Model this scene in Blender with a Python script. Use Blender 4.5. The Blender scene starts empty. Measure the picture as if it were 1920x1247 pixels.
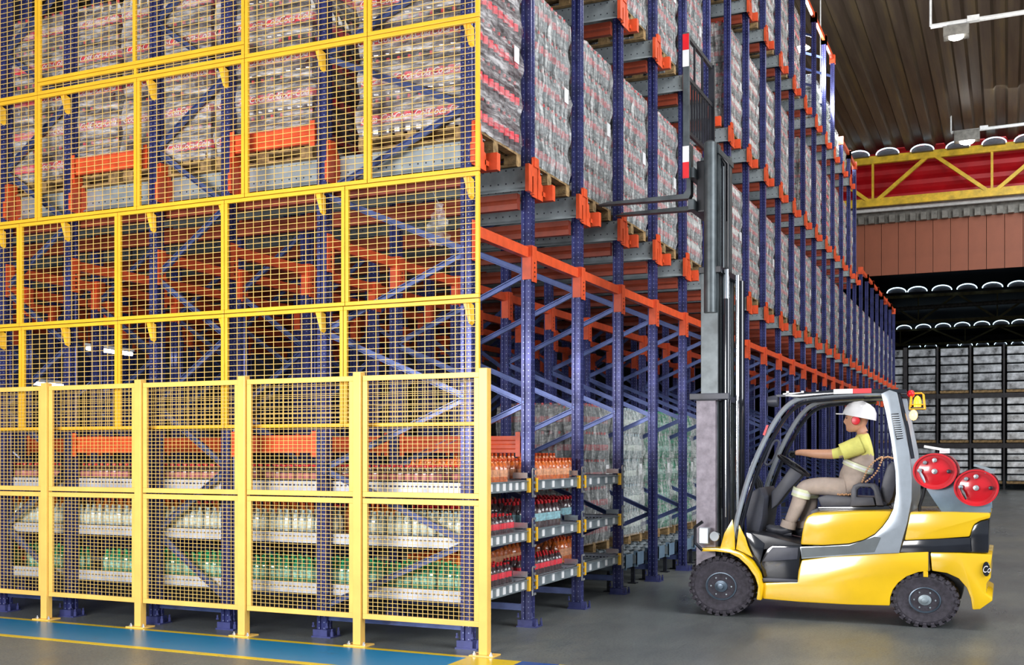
import bpy, bmesh, math, random
from mathutils import Vector, Matrix
random.seed(7)
C = bpy.context.scene
COL = C.collection
PI = math.pi
# ------------------------------------------------------------------ camera
F, H, HY = 2075.74, 1.55, 848.0
TH = math.radians(24.134); c_, s_ = math.cos(TH), math.sin(TH)
cam = bpy.data.cameras.new('camera'); co = bpy.data.objects.new('camera', cam); COL.objects.link(co)
co.location = (0, 0, H); co.rotation_euler = (PI/2, 0, TH)
cam.sensor_width = 36; cam.lens = F/1920*36; cam.shift_y = (HY-623.5)/1920; cam.clip_end = 400
C.camera = co
# ------------------------------------------------------------------ world, light, exposure
w = bpy.data.worlds.new('world'); C.world = w; w.use_nodes = True
bg = w.node_tree.nodes['Background']; bg.inputs[0].default_value = (.80, .90, 1, 1); bg.inputs[1].default_value = .42
def area(name, loc, target, sx, sy, power, col=(1, 1, 1)):
    l = bpy.data.lights.new(name, 'AREA'); l.shape = 'RECTANGLE'; l.size = sx; l.size_y = sy; l.energy = power; l.color = col
    o = bpy.data.objects.new(name, l); COL.objects.link(o); o.location = loc
    o.rotation_euler = (Vector(target)-Vector(loc)).to_track_quat('-Z', 'Y').to_euler()
    return o
area('fence_fill_light', (-5.5, 0.2, 2.5), (-6.2, 8, 2.4), 5, 2.0, 680, (1, .98, .97))  # added fill light, set low to brighten the mesh fence
area('aisle_fill_light', (9.5, 6.5, 5.5), (-2.5, 12, 3.2), 8, 6, 1100, (.95, .97, 1))  # added area light filling the aisle face and forklift
area('roof_light_near', (2.5, 9, 12.6), (-2, 14, 2), 6, 6, 900, (1, .98, .94))
area('roof_light_mid', (2.5, 24, 12.6), (-3, 28, 4), 5, 12, 1000, (1, .97, .92))
area('roof_light_far', (2, 40, 12.6), (-1, 50, 2), 5, 10, 650, (.92, .97, 1))
area('hall_bounce', (1, 34, 2.2), (0, 40, 13.6), 5, 14, 420, (1, .93, .82))
C.view_settings.view_transform = 'Standard'; C.view_settings.look = 'None'; C.view_settings.gamma = 1
C.view_settings.exposure = 0.45
try: C.view_settings.use_curve_mapping = False
except Exception: pass
C.cycles.use_denoising = True
C.cycles.max_bounces = 6; C.cycles.diffuse_bounces = 2; C.cycles.glossy_bounces = 3; C.cycles.transparent_max_bounces = 12
C.cycles.transmission_bounces = 4; C.cycles.caustics_reflective = False; C.cycles.caustics_refractive = False
C.cycles.sample_clamp_indirect = 4

# ------------------------------------------------------------------ photograph geometry helpers
def onX(px, X):
    t = (px-960)/F; return -(c_*X+t*s_*X)/(s_-t*c_)
def onY(px, Y):
    t = (px-960)/F; return (t*c_*Y-s_*Y)/(c_+t*s_)
def zz(X, Y, py):
    return H+(HY-py)*(-s_*X+c_*Y)/F
def P(px, py, Y):
    X = onY(px, Y); return Vector((X, Y, zz(X, Y, py)))
ORD = ['first','second','third','fourth','fifth','sixth','seventh','eighth','ninth','tenth','eleventh','twelfth','thirteenth','fourteenth','fifteenth','sixteenth','seventeenth','eighteenth','nineteenth','twentieth','twenty-first','twenty-second','twenty-third','twenty-fourth','twenty-fifth','twenty-sixth','twenty-seventh','twenty-eighth','twenty-ninth','thirtieth']

# ------------------------------------------------------------------ materials
class NT:
    def __init__(s, name):
        s.m = bpy.data.materials.new(name); s.m.use_nodes = True; s.t = s.m.node_tree
        s.b = s.t.nodes['Principled BSDF']; s.o = s.t.nodes['Material Output']
    def n(s, k, **kw):
        x = s.t.nodes.new(k)
        for a, v in kw.items(): setattr(x, a, v)
        return x
    def l(s, a, b): s.t.links.new(a, b)
    def m2(s, op, a, b=None, cl=False):
        x = s.n('ShaderNodeMath', operation=op, use_clamp=cl)
        for i, v in enumerate((a, b)):
            if v is None: continue
            if isinstance(v, (int, float)): x.inputs[i].default_value = v
            else: s.l(v, x.inputs[i])
        return x.outputs[0]
    def mix(s, f, a, b):
        x = s.n('ShaderNodeMix', data_type='RGBA')
        if isinstance(f, (int, float)): x.inputs[0].default_value = f
        else: s.l(f, x.inputs[0])
        for i, v in ((6, a), (7, b)):
            if isinstance(v, tuple): x.inputs[i].default_value = (*v, 1)
            else: s.l(v, x.inputs[i])
        return x.outputs[2]
    def obj(s):
        return s.n('ShaderNodeTexCoord').outputs['Object']
    def noise(s, vec, scale, det=3, rough=.5, st=None):
        if st:
            mp = s.n('ShaderNodeMapping'); mp.inputs['Scale'].default_value = st; s.l(vec, mp.inputs[0]); vec = mp.outputs[0]
        x = s.n('ShaderNodeTexNoise'); x.inputs['Scale'].default_value = scale; x.inputs['Detail'].default_value = det
        x.inputs['Roughness'].default_value = rough; s.l(vec, x.inputs['Vector']); return x.outputs['Fac']
    def ramp(s, f, stops):
        x = s.n('ShaderNodeValToRGB'); e = x.color_ramp.elements
        while len(e) < len(stops): e.new(.5)
        for k, (p, cc) in enumerate(stops):
            e[k].position = p; e[k].color = (*cc, 1) if isinstance(cc, tuple) else (cc, cc, cc, 1)
        s.l(f, x.inputs[0]); return x.outputs[0]
def mat(name, col, rough=.5, metal=0, var=.12, scale=6, bump=0, emit=None, coat=0, alpha=None, dark=None):
    q = NT(name); b = q.b
    b.inputs['Roughness'].default_value = rough; b.inputs['Metallic'].default_value = metal
    if coat: b.inputs['Coat Weight'].default_value = coat; b.inputs['Coat Roughness'].default_value = .08
    o = q.obj(); f = q.noise(o, scale, 5, .6)
    d = dark or tuple(x*(1-var*2) for x in col)
    u = tuple(min(1, x*(1+var*.6)) for x in col)
    q.l(q.ramp(f, [(.3, d), (.7, u)]), b.inputs['Base Color'])
    if bump:
        bp = q.n('ShaderNodeBump'); bp.inputs['Strength'].default_value = bump; bp.inputs['Distance'].default_value = .01
        q.l(q.noise(o, scale*6, 3), bp.inputs['Height']); q.l(bp.outputs[0], b.inputs['Normal'])
    if emit: b.inputs['Emission Color'].default_value = (*col, 1); b.inputs['Emission Strength'].default_value = emit
    if alpha is not None: b.inputs['Alpha'].default_value = alpha
    return q.m
def perf(name, col, hole, pitch, u0, r, vert=True, rough=.35, metal=.3, rows=None, var=.15):
    """painted or galvanised steel with punched holes (holes are too small to cut)"""
    q = NT(name); b = q.b; o = q.obj()
    sp = q.n('ShaderNodeSeparateXYZ'); q.l(o, sp.inputs[0]); X, Y, Z = sp.outputs
    if vert:
        g = q.n('ShaderNodeNewGeometry'); vt = q.n('ShaderNodeVectorTransform', vector_type='NORMAL', convert_from='WORLD', convert_to='OBJECT')
        q.l(g.outputs['Normal'], vt.inputs[0]); sn = q.n('ShaderNodeSeparateXYZ'); q.l(vt.outputs[0], sn.inputs[0])
        ax = q.m2('GREATER_THAN', q.m2('ABSOLUTE', sn.outputs[0]), .6)
        u = q.m2('ADD', q.m2('MULTIPLY', q.m2('ABSOLUTE', Y), ax), q.m2('MULTIPLY', q.m2('ABSOLUTE', X), q.m2('SUBTRACT', 1, ax)))
        a = Z
        du = q.m2('SUBTRACT', u, u0)
    else:
        a = X
        du = q.m2('SUBTRACT', q.m2('ABSOLUTE', Z), u0)
    fr = q.m2('SUBTRACT', q.m2('FRACT', q.m2('DIVIDE', q.m2('ADD', a, 100), pitch)), .5)
    da = q.m2('MULTIPLY', fr, pitch*(.55 if rows else 1))
    dist = q.m2('SQRT', q.m2('ADD', q.m2('MULTIPLY', da, da), q.m2('MULTIPLY', du, du)))
    hm = q.m2('LESS_THAN', dist, r)
    f = q.noise(o, 5, 5, .6)
    base = q.ramp(f, [(.3, tuple(x*(1-var*2) for x in col)), (.7, tuple(min(1, x*(1+var)) for x in col))])
    q.l(q.mix(hm, base, hole), b.inputs['Base Color'])
    b.inputs['Roughness'].default_value = rough; b.inputs['Metallic'].default_value = metal
    return q.m
def film(name, tint, dens, sx=(.8, .8, 6)):
    """stretch film: clear, wrinkled, glossy plastic"""
    q = NT(name); b = q.b; o = q.obj()
    b.inputs['Base Color'].default_value = (*tint, 1); b.inputs['Roughness'].default_value = .22
    b.inputs['Specular IOR Level'].default_value = .9
    f1 = q.noise(o, 3.2, 6, .62, sx); f2 = q.noise(o, 9, 4, .6, (1, 1, 4)); f3 = q.noise(o, 26, 3, .7, (1, 1, 1.6))
    s = q.m2('ADD', q.m2('MULTIPLY', f1, .70), q.m2('ADD', q.m2('MULTIPLY', f2, .28), q.m2('MULTIPLY', f3, .08)))
    al = q.ramp(s, [(.44, dens*.12), (.55, dens*.55), (.68, min(1, dens*1.7))])
    q.l(al, b.inputs['Alpha'])
    bp = q.n('ShaderNodeBump'); bp.inputs['Strength'].default_value = 1; bp.inputs['Distance'].default_value = .06
    q.l(s, bp.inputs['Height']); q.l(bp.outputs[0], b.inputs['Normal'])
    return q.m
M = {}
M['navy'] = perf('navy_rack_paint', (.045, .052, .19), (.28, .33, .52), .05, .024, .005, rough=.26, metal=.35, var=.25)  # pale hole colour stands for light seen through the perforations
M['brace'] = mat('brace_paint', (.11, .15, .36), .25, .45, .2)
M['orange'] = mat('orange_rack_paint', (.78, .10, .03), .4, 0, .14, 9)
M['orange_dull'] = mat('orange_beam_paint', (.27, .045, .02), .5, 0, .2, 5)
M['galv'] = perf('galvanised_rail', (.36, .41, .44), (.03, .035, .05), .075, .058, .0075, vert=False, rough=.38, metal=.25)
M['galv_shelf'] = perf('galvanised_shelf_side', (.66, .69, .78), (.05, .05, .08), .04, .0, .0075, vert=False, rough=.35, metal=.2, rows=1)
M['steel'] = mat('bright_steel', (.62, .66, .70), .25, .7, .15)
M['steel_mat'] = mat('dull_steel', (.30, .36, .40), .45, .4, .2)
M['yellow'] = mat('yellow_guard_paint', (.93, .52, .03), .38, 0, .08, 3)
M['yellow_fence'] = mat('yellow_fence_paint', (.94, .58, .14), .36, 0, .08, 3)
M['wire'] = mat('yellow_wire', (.84, .56, .16), .4, 0, .1)
M['wood'] = mat('pallet_wood', (.42, .27, .12), .75, 0, .35, 14, .4)
M['film'] = film('stretch_film', (.95, .93, .95), .50)
M['film_side'] = film('stretch_film_heavy', (.78, .80, .80), .66, (7, 7, .8))
M['cola'] = mat('cola_bottle', (.065, .03, .035), .12, 0, .3, 20, coat=.6)
M['cola_grey'] = mat('clear_bottle_body', (.22, .25, .26), .15, 0, .35, 20, coat=.4)
M['red_label'] = mat('red_label', (.85, .012, .04), .35, 0, .15, 12)
M['pink_label'] = mat('faded_red_label', (.58, .15, .17), .4, 0, .3, 12)
M['red_cap'] = mat('red_cap', (.70, .02, .03), .35)
M['white_print'] = mat('white_print', (.92, .88, .88), .4, 0, .05)
M['green'] = mat('green_bottle', (.005, .26, .13), .10, 0, .4, 30, coat=.8)
M['green_cap'] = mat('green_cap', (.01, .40, .17), .3)
M['green_label'] = mat('green_label', (.30, .62, .50), .3, 0, .5, 40)
M['clear'] = mat('clear_bottle', (.50, .60, .60), .08, 0, .45, 34, coat=.9)
M['clear_label'] = mat('clear_label', (.72, .80, .74), .3, 0, .25, 30)
M['blue_cap'] = mat('pale_cap', (.45, .62, .70), .3)
M['orange_soda'] = mat('orange_soda', (.75, .16, .02), .12, 0, .3, 30, coat=.8)
M['orange_label'] = mat('orange_label', (.90, .38, .18), .35, 0, .3, 30)
M['orange_cap'] = mat('orange_cap', (.75, .10, .02), .3)
M['cyan_label'] = mat('pale_blue_label', (.30, .58, .66), .3, 0, .3, 30)
M['shrink'] = mat('shrink_film', (.85, .88, .9), .12, 0, .05, 6, alpha=.05)
M['black'] = mat('black_plastic', (.018, .02, .028), .35, 0, .3)
M['black_gloss'] = mat('black_gloss_paint', (.012, .014, .022), .12, 0, .2, coat=.6)
M['charcoal'] = mat('charcoal_plastic', (.055, .06, .085), .45, 0, .2)
M['rubber'] = mat('tyre_rubber', (.052, .046, .062), .75, 0, .25, 30, .3)
M['rim'] = mat('grey_rim', (.10, .14, .19), .3, .4, .2)
M['fork_yellow'] = mat('forklift_yellow_paint', (.90, .56, .008), .22, 0, .05, 2, coat=.6)
M['silver'] = mat('silver_paint', (.42, .47, .53), .28, .35, .08, coat=.4)
M['grey_stripe'] = mat('grey_paint', (.11, .13, .14), .35, .1, .1)
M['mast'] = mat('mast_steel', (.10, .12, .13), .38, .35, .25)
M['mast_lit'] = mat('mast_steel_lit', (.36, .32, .38), .5, .1, .2, 12)  # pinkish light on the near outer rail put into the steel colour
M['chrome'] = mat('chrome', (.75, .78, .82), .12, 1, .05)
M['tank_red'] = mat('red_tank_paint', (.72, .008, .02), .22, 0, .1, 4, coat=.5)
M['red_tape'] = mat('red_tape', (.80, .01, .02), .4)
M['white'] = mat('white_paint', (.85, .86, .88), .35, 0, .06)
M['bluegrey'] = mat('blue_grey_paint', (.17, .26, .36), .4, 0, .12)
M['skin'] = mat('skin', (.62, .33, .21), .5, 0, .1)
M['shirt'] = mat('beige_shirt', (.56, .46, .40), .8, 0, .1, 8, .3)
M['shirt_yellow'] = mat('yellow_shirt', (.78, .76, .20), .8, 0, .08, 8, .3)
M['band'] = mat('reflective_band', (.85, .90, .62), .4, 0, .06)
M['band_white'] = mat('reflective_white', (.90, .92, .90), .4, 0, .04)
M['glove'] = mat('dark_glove', (.02, .025, .03), .7)
M['boot'] = mat('work_boot', (.06, .065, .085), .5, 0, .3)
M['helmet'] = mat('white_helmet', (.82, .83, .86), .25, 0, .04, coat=.3)
M['muff'] = mat('red_ear_muff', (.72, .015, .03), .35)
M['bead'] = mat('wooden_bead', (.62, .36, .20), .5)
M['amber'] = mat('amber_lamp', (1, .33, .01), .3, emit=6)
M['lampglow'] = mat('lit_lamp', (1, .97, .92), .3, var=0, emit=22)
M['tube'] = mat('lit_tube', (.93, .97, 1), .3, var=0, emit=9)
M['tail'] = mat('lit_tail_lamp', (1, .50, .14), .3, var=0, emit=3)
M['daylight'] = mat('daylit_skylight', (.62, .85, 1), .3, var=0, emit=2.2)
M['clad'] = mat('brown_cladding', (.30, .085, .04), .55, .1, .08, 1.5)
M['clad_red'] = mat('red_cladding', (.50, .006, .012), .4, .1, .12, 2)
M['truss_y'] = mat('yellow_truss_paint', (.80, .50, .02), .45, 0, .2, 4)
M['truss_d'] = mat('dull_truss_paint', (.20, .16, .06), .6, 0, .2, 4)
M['dark'] = mat('dark_steel', (.03, .027, .034), .6, .1, .3)
M['conduit'] = mat('white_conduit', (.75, .76, .76), .4)
M['grey_sheet'] = mat('grey_sheet', (.20, .19, .17), .5, .2, .25, 6)
M['dark_wall'] = mat('dark_wall', (.05, .045, .055), .8, 0, .3, 2)
# roof sheets: weathered metal
q = NT('roof_metal'); o_ = q.obj(); q.b.inputs['Roughness'].default_value = .5; q.b.inputs['Metallic'].default_value = .2
q.l(q.ramp(q.noise(o_, 1.0, 6, .65, (2.5, .12, 1)), [(.3, (.05, .036, .028)), (.52, (.11, .085, .062)), (.72, (.20, .15, .07))]), q.b.inputs['Base Color']); M['roof'] = q.m
# floor: sealed concrete, worn and slightly shiny
q = NT('sealed_concrete'); o_ = q.obj()
n1 = q.noise(o_, .5, 6, .6); n2 = q.noise(o_, 55, 3, .7); n3 = q.noise(o_, 1.2, 6, .7, (1, .3, 1))
cc = q.ramp(q.m2('ADD', q.m2('MULTIPLY', n1, .6), q.m2('MULTIPLY', n3, .4)), [(.35, (.085, .095, .10)), (.5, (.125, .14, .14)), (.65, (.185, .19, .165))])
q.l(q.mix(q.m2('MULTIPLY', q.m2('GREATER_THAN', n2, .53), .5), cc, (.04, .04, .06)), q.b.inputs['Base Color'])
q.l(q.ramp(n3, [(.3, .22), (.7, .48)]), q.b.inputs['Roughness'])
bp = q.n('ShaderNodeBump'); bp.inputs['Strength'].default_value = .15; bp.inputs['Distance'].default_value = .01; q.l(n2, bp.inputs['Height']); q.l(bp.outputs[0], q.b.inputs['Normal'])
M['floor'] = q.m
def worn(name, col, und):
    q = NT(name); o_ = q.obj(); a = q.noise(o_, 3, 6, .7); b2 = q.noise(o_, 40, 3, .6)
    f = q.ramp(q.m2('ADD', q.m2('MULTIPLY', a, .6), q.m2('MULTIPLY', b2, .4)), [(.34, 0), (.44, 1)])
    q.l(q.mix(f, und, col), q.b.inputs['Base Color']); q.b.inputs['Roughness'].default_value = .28; return q.m
M['blue_floor'] = worn('blue_floor_paint', (.012, .19, .40), (.05, .13, .22))
M['yellow_floor'] = worn('yellow_floor_paint', (.72, .50, .015), (.30, .26, .10))
M['blue_cross'] = worn('blue_crossing_paint', (.03, .09, .32), (.05, .08, .16))

# ------------------------------------------------------------------ mesh builder
class MB:
    def __init__(s): s.v = []; s.f = []; s.m = []; s.cur = 0
    def add(s, vs, fs):
        k = len(s.v); s.v += [tuple(x) for x in vs]; s.f += [tuple(i+k for i in f) for f in fs]; s.m += [s.cur]*len(fs); return s
    def box(s, x0, x1, y0, y1, z0, z1):
        return s.add([(x0,y0,z0),(x1,y0,z0),(x1,y1,z0),(x0,y1,z0),(x0,y0,z1),(x1,y0,z1),(x1,y1,z1),(x0,y1,z1)],
                     [(3,2,1,0),(4,5,6,7),(0,1,5,4),(1,2,6,5),(2,3,7,6),(3,0,4,7)])
    def bar(s, p, q, w, h, up=(0, 0, 1), caps=True):
        p = Vector(p); q = Vector(q); d = (q-p).normalized(); u = Vector(up)
        a = d.cross(u)
        if a.length < 1e-4: a = d.cross(Vector((0, 1, 0)))
        a.normalize(); b = a.cross(d).normalized(); a *= w/2; b *= h/2
        vs = [p-a-b, p+a-b, p+a+b, p-a+b, q-a-b, q+a-b, q+a+b, q-a+b]
        fs = [(0,1,5,4),(1,2,6,5),(2,3,7,6),(3,0,4,7)]
        if caps: fs += [(3,2,1,0),(4,5,6,7)]
        return s.add(vs, fs)
    def tube(s, path, r, n=8, caps=True):
        path = [Vector(p) for p in path]; rs = r if isinstance(r, (list, tuple)) else [r]*len(path)
        vs = []; fs = []; prev = None
        for i, p in enumerate(path):
            d = (path[min(i+1, len(path)-1)]-path[max(i-1, 0)]).normalized()
            if prev is None:
                a = d.cross(Vector((0, 0, 1)))
                if a.length < .05: a = d.cross(Vector((0, 1, 0)))
            else: a = prev-d*prev.dot(d)
            a.normalize(); prev = a; b = d.cross(a)
            for k in range(n):
                t = 2*PI*k/n; vs.append(p+(a*math.cos(t)+b*math.sin(t))*rs[i])
        for i in range(len(path)-1):
            for k in range(n):
                fs.append((i*n+k, i*n+(k+1) % n, (i+1)*n+(k+1) % n, (i+1)*n+k))
        if caps: fs += [tuple(range(n))[::-1], tuple((len(path)-1)*n+k for k in range(n))]
        return s.add(vs, fs)
    def lathe(s, prof, n=16, axis='z', c=(0, 0, 0), sx=1, sz=1, mats=None):
        """prof: (radius, height along axis)"""
        vs = []; k0 = len(s.v)
        for r, h in prof:
            for k in range(n):
                t = 2*PI*k/n; a, b = r*math.cos(t), r*math.sin(t)
                if axis == 'z': v = (c[0]+a*sx, c[1]+b*sz, c[2]+h)
                elif axis == 'y': v = (c[0]+a*sx, c[1]+h, c[2]+b*sz)
                else: v = (c[0]+h, c[1]+a*sx, c[2]+b*sz)
                vs.append(v)
        s.v += vs
        for i in range(len(prof)-1):
            for k in range(n):
                s.f.append(tuple(k0+j for j in (i*n+k, i*n+(k+1) % n, (i+1)*n+(k+1) % n, (i+1)*n+k)))
                s.m.append(mats[i] if mats else s.cur)
        s.f.append(tuple(k0+k for k in range(n))[::-1]); s.m.append(mats[0] if mats else s.cur)
        s.f.append(tuple(k0+(len(prof)-1)*n+k for k in range(n))); s.m.append(mats[-1] if mats else s.cur)
        return s
    def prism(s, poly, y0, y1):
        """polygon of (x, z) pulled along Y"""
        n = len(poly)
        vs = [(x, y0, z) for x, z in poly]+[(x, y1, z) for x, z in poly]
        fs = [tuple(range(n)), tuple(range(2*n-1, n-1, -1))]+[(i, i+n, (i+1) % n+n, (i+1) % n) for i in range(n)]
        return s.add(vs, fs)
    def ball(s, c, r, n=10, sc=(1, 1, 1)):
        pr = [(max(1e-4, math.sin(PI*i/(n//2+1))), -math.cos(PI*i/(n//2+1))) for i in range(1, n//2+1)]
        vs = [(c[0]+r*sc[0]*a*math.cos(2*PI*k/n), c[1]+r*sc[1]*a*math.sin(2*PI*k/n), c[2]+r*sc[2]*h) for a, h in pr for k in range(n)]
        vs += [(c[0], c[1], c[2]-r*sc[2]), (c[0], c[1], c[2]+r*sc[2])]; R = len(pr); b = R*n
        fs = [(i*n+k, i*n+(k+1) % n, (i+1)*n+(k+1) % n, (i+1)*n+k) for i in range(R-1) for k in range(n)]
        fs += [(b, (k+1) % n, k) for k in range(n)]+[(b+1, (R-1)*n+k, (R-1)*n+(k+1) % n) for k in range(n)]
        return s.add(vs, fs)
    def mesh(s, name, mats, smooth=False, off=None, bevel=0):
        me = bpy.data.meshes.new(name)
        vs = s.v if off is None else [(a-off[0], b-off[1], c-off[2]) for a, b, c in s.v]
        me.from_pydata(vs, [], s.f)
        for m in (mats if isinstance(mats, (list, tuple)) else [mats]): me.materials.append(m)
        me.polygons.foreach_set('material_index', s.m)
        bm = bmesh.new(); bm.from_mesh(me)
        if bevel:
            es = [e for e in bm.edges if len(e.link_faces) == 2 and e.calc_face_angle(0) > .45]
            bmesh.ops.bevel(bm, geom=es, offset=bevel, segments=2, affect='EDGES', profile=.6, clamp_overlap=True)
        bmesh.ops.recalc_face_normals(bm, faces=bm.faces); bm.to_mesh(me); bm.free()
        if smooth:
            me.polygons.foreach_set('use_smooth', [True]*len(me.polygons))
            try: me.set_sharp_from_angle(angle=math.radians(38))
            except Exception: pass
        me.update(); return me
    def build(s, name, mats, parent=None, smooth=False, bevel=0, local=False):
        off = None if (parent is None or local) else WP[parent.name]
        return link(name, s.mesh(name, mats, smooth, off, bevel), parent, own=(0, 0, 0) if off is None else off)
WP = {}
def link(name, me, parent=None, loc=(0, 0, 0), rot=None, own=(0, 0, 0), scale=None):
    o = bpy.data.objects.new(name, me); COL.objects.link(o); o.location = loc
    if rot: o.rotation_euler = rot
    if scale: o.scale = scale
    if parent: o.parent = parent
    WP[o.name] = own
    return o
def tag(o, label=None, cat=None, group=None, kind=None):
    if label: o['label'] = label
    if cat: o['category'] = cat
    if group: o['group'] = group
    if kind: o['kind'] = kind
    return o
def thing(name, label, cat, loc=(0, 0, 0), group=None, kind=None):
    o = bpy.data.objects.new(name, None); COL.objects.link(o); o.location = loc; o.empty_display_size = .1
    WP[o.name] = tuple(loc); return tag(o, label, cat, group, kind)
def struct(name, mb, m, parent=None, **k):
    o = mb.build(name, m, parent, **k)
    if not parent: o['kind'] = 'structure'
    return o

# ------------------------------------------------------------------ setting
LINES = [onX(x, -3.9) for x in (880, 990, 1083, 1159, 1224, 1280, 1325, 1364, 1398.5, 1430.6, 1458.8, 1484.0, 1505.5, 1526, 1545, 1561, 1577, 1591, 1602)]
LINES[0] = 7.86
while len(LINES) < 27: LINES.append(LINES[-1]+1.45)
ROOFZ = 13.75
struct('floor', MB().box(-24, 12, -12, 130, -.2, 0), M['floor'])
cl = thing('ceiling', None, None, (0, 0, ROOFZ), kind='structure')
sh = MB()
for k in range(2):
    x0 = k*.75
    prof = [(0, 0), (.30, 0), (.38, .16), (.67, .16), (.75, 0)]
    for i in range(4):
        a, b = prof[i], prof[i+1]
        sh.add([(x0+a[0], -12, a[1]), (x0+b[0], -12, b[1]), (x0+b[0], 47.4, b[1]), (x0+a[0], 47.4, a[1])], [(0, 1, 2, 3)])
shm = sh.mesh('roof_sheet', M['roof'])
for k in range(24): link('roof_sheet', shm, cl, (-24+k*1.5, 0, 0))
struct('wall_left', MB().box(-24.3, -24, -12, 130, 0, 16), M['dark_wall'])
struct('wall_right', MB().box(12, 12.3, 14, 130, 0, 16), M['dark_wall'])
struct('wall_back', MB().box(-24, 12, 130, 130.3, 0, 16), M['dark_wall'])
struct('trim_1', MB().box(-24, 12, 47.5, 130, 14.2, 14.4), M['dark'])            # dark roof of the second hall
# bulkhead over the aisle end: red sheets, grey fringe, brown cladding panels
BY = 47.6
bk = thing('wall_bulkhead', None, None, (0, BY, 8.5), kind='structure')
def Zat(py, px=1760, Y=BY): return zz(onY(px, Y), Y, py)
zb, zt, zr0, zr1 = Zat(510), Zat(411), Zat(372), Zat(282)
cp = MB().box(.008, .652, 0, .08, zb-8.5, zt-8.5).mesh('cladding_panel', M['clad'], bevel=.006)
for k in range(36): link('cladding_panel', cp, bk, (-12+k*.66, random.uniform(-.006, .006), 0))
gs = MB()
for k in range(60):
    x = -12+k*.4; gs.bar((x, BY-.22, zt+.12), (x+.22, BY-.22, zt+.12), .3, .30); 
gs.box(-12, 12, BY-.05, BY+.1, zt, zr0)
gs.build('grey_fringe', M['grey_sheet'], bk)
for k in range(5):
    a = zr0+(zr1+.6-zr0)*k/5; b = zr0+(zr1+.6-zr0)*(k+1)/5
    MB().add([(-12, BY, a), (12, BY, a), (12, BY-.10, a+(b-a)*.25), (-12, BY-.10, a+(b-a)*.25), (-12, BY-.1, a+(b-a)*.6), (12, BY-.1, a+(b-a)*.6), (12, BY, b), (-12, BY, b)],
             [(0, 1, 2, 3), (3, 2, 5, 4), (4, 5, 6, 7)]).build('red_sheet', M['clad_red'], bk)
MB().tube([(-12, BY-.5, Zat(389)), (12, BY-.5, Zat(389))], .075, 8).build('white_pipe', M['conduit'], bk, smooth=True)

# floor paint
def fl(name, x0, x1, y0, y1, m, z=.003):
    struct(name, MB().box(x0, x1, y0, y1, .0005, z), m)
YL1, YL2 = 7.47, 6.83
XR = -3.72
fl('floor_lane', -14, XR, YL2, YL1, M['blue_floor'])
fl('floor_line', -14, XR+.0, YL1, YL1+.07, M['yellow_floor'])
fl('floor_line', -14, -4.1, YL2-.07, YL2, M['yellow_floor'])
zx = [(-3.72, -3.28, 'yellow_floor'), (-3.28, -2.98, 'blue_cross'), (-2.98, -2.62, 'yellow_floor'), (-2.62, -2.3, 'blue_cross')]
for a, b, m in zx: fl('floor_stripe', a, b, 5.6, YL1+.03, M[m], .004)
for k in range(3):  # fold back to the left under the frame edge
    pass

# ------------------------------------------------------------------ rack parts (shared meshes)
def omega(hh):
    mb = MB(); a, b = .047, .045
    pr = [(-a, -b), (-.018, -b), (-.012, -b+.014), (.012, -b+.014), (.018, -b), (a, -b), (a, -.016), (a-.013, -.010), (a-.013, .010), (a, .016), (a, b), (-a, b)]
    n = len(pr); vs = [(x, y, 0) for x, y in pr]+[(x, y, hh) for x, y in pr]
    mb.add(vs, [(i, (i+1) % n, (i+1) % n+n, i+n) for i in range(n)]+[tuple(range(n, 2*n)), tuple(range(n))[::-1]])
    return mb.mesh('post', M['navy'])
POSTM = {h: omega(h) for h in (11.2, 9.6, 6.9, 4.0)}
fp = MB().box(-.08, .11, -.08, .08, 0, .012).box(-.072, .068, -.068, .062, .012, .065)
for sx in (-1, 1): fp.lathe([(.013, .085), (.013, .1), (.008, .1), (.008, .125)], 6, c=(sx*.067, -.068, 0))
for sx in (-1, 1): fp.lathe([(.013, .012), (.013, .05), (.008, .05), (.008, .075)], 6, c=(.105, sx*.05, 0))
FOOT = fp.mesh('foot_plate', [mat('foot_plate_paint', (.06, .07, .22), .35, .2, .2)])
def brace_mesh(dx, dz):
    mb = MB(); d = Vector((dx, 0, dz)); L = d.length; d.normalize(); nrm = Vector((-d.z, 0, d.x))
    p0 = d*.02; p1 = d*(L-.02)
    mb.bar(p0, p1, .008, .05, up=nrm)
    mb.bar(p0-Vector((0, .012, 0))+nrm*.021, p1-Vector((0, .012, 0))+nrm*.021, .03, .007, up=nrm)
    mb.bar(p0-Vector((0, .012, 0))-nrm*.021, p1-Vector((0, .012, 0))-nrm*.021, .03, .007, up=nrm)
    for p in (p0+d*.01, p1-d*.01): mb.lathe([(.011, -.05), (.011, -.028)], 6, axis='y', c=tuple(p))
    return mb.mesh('brace', M['brace'])
COLS = [(-3.9, -5.25), (-6.25, -7.06), (-8.10, -8.95), (-10.0, -10.9), (-12.0, -12.9)]
BR = {}
for a, b in COLS: BR[a] = (brace_mesh(b-a, .577), brace_mesh(b-a, -.577), MB().box(b-a+.05, -.05, -.02, .02, -.03, .03).mesh('brace', M['brace']))
def topz(n): return 11.2 if n <= 15 else 9.6 if n <= 18 else 6.9
colname = ['front row facing the aisle', 'second row into the rack', 'third row into the rack', 'fourth row into the rack', 'fifth row into the rack']
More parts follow.
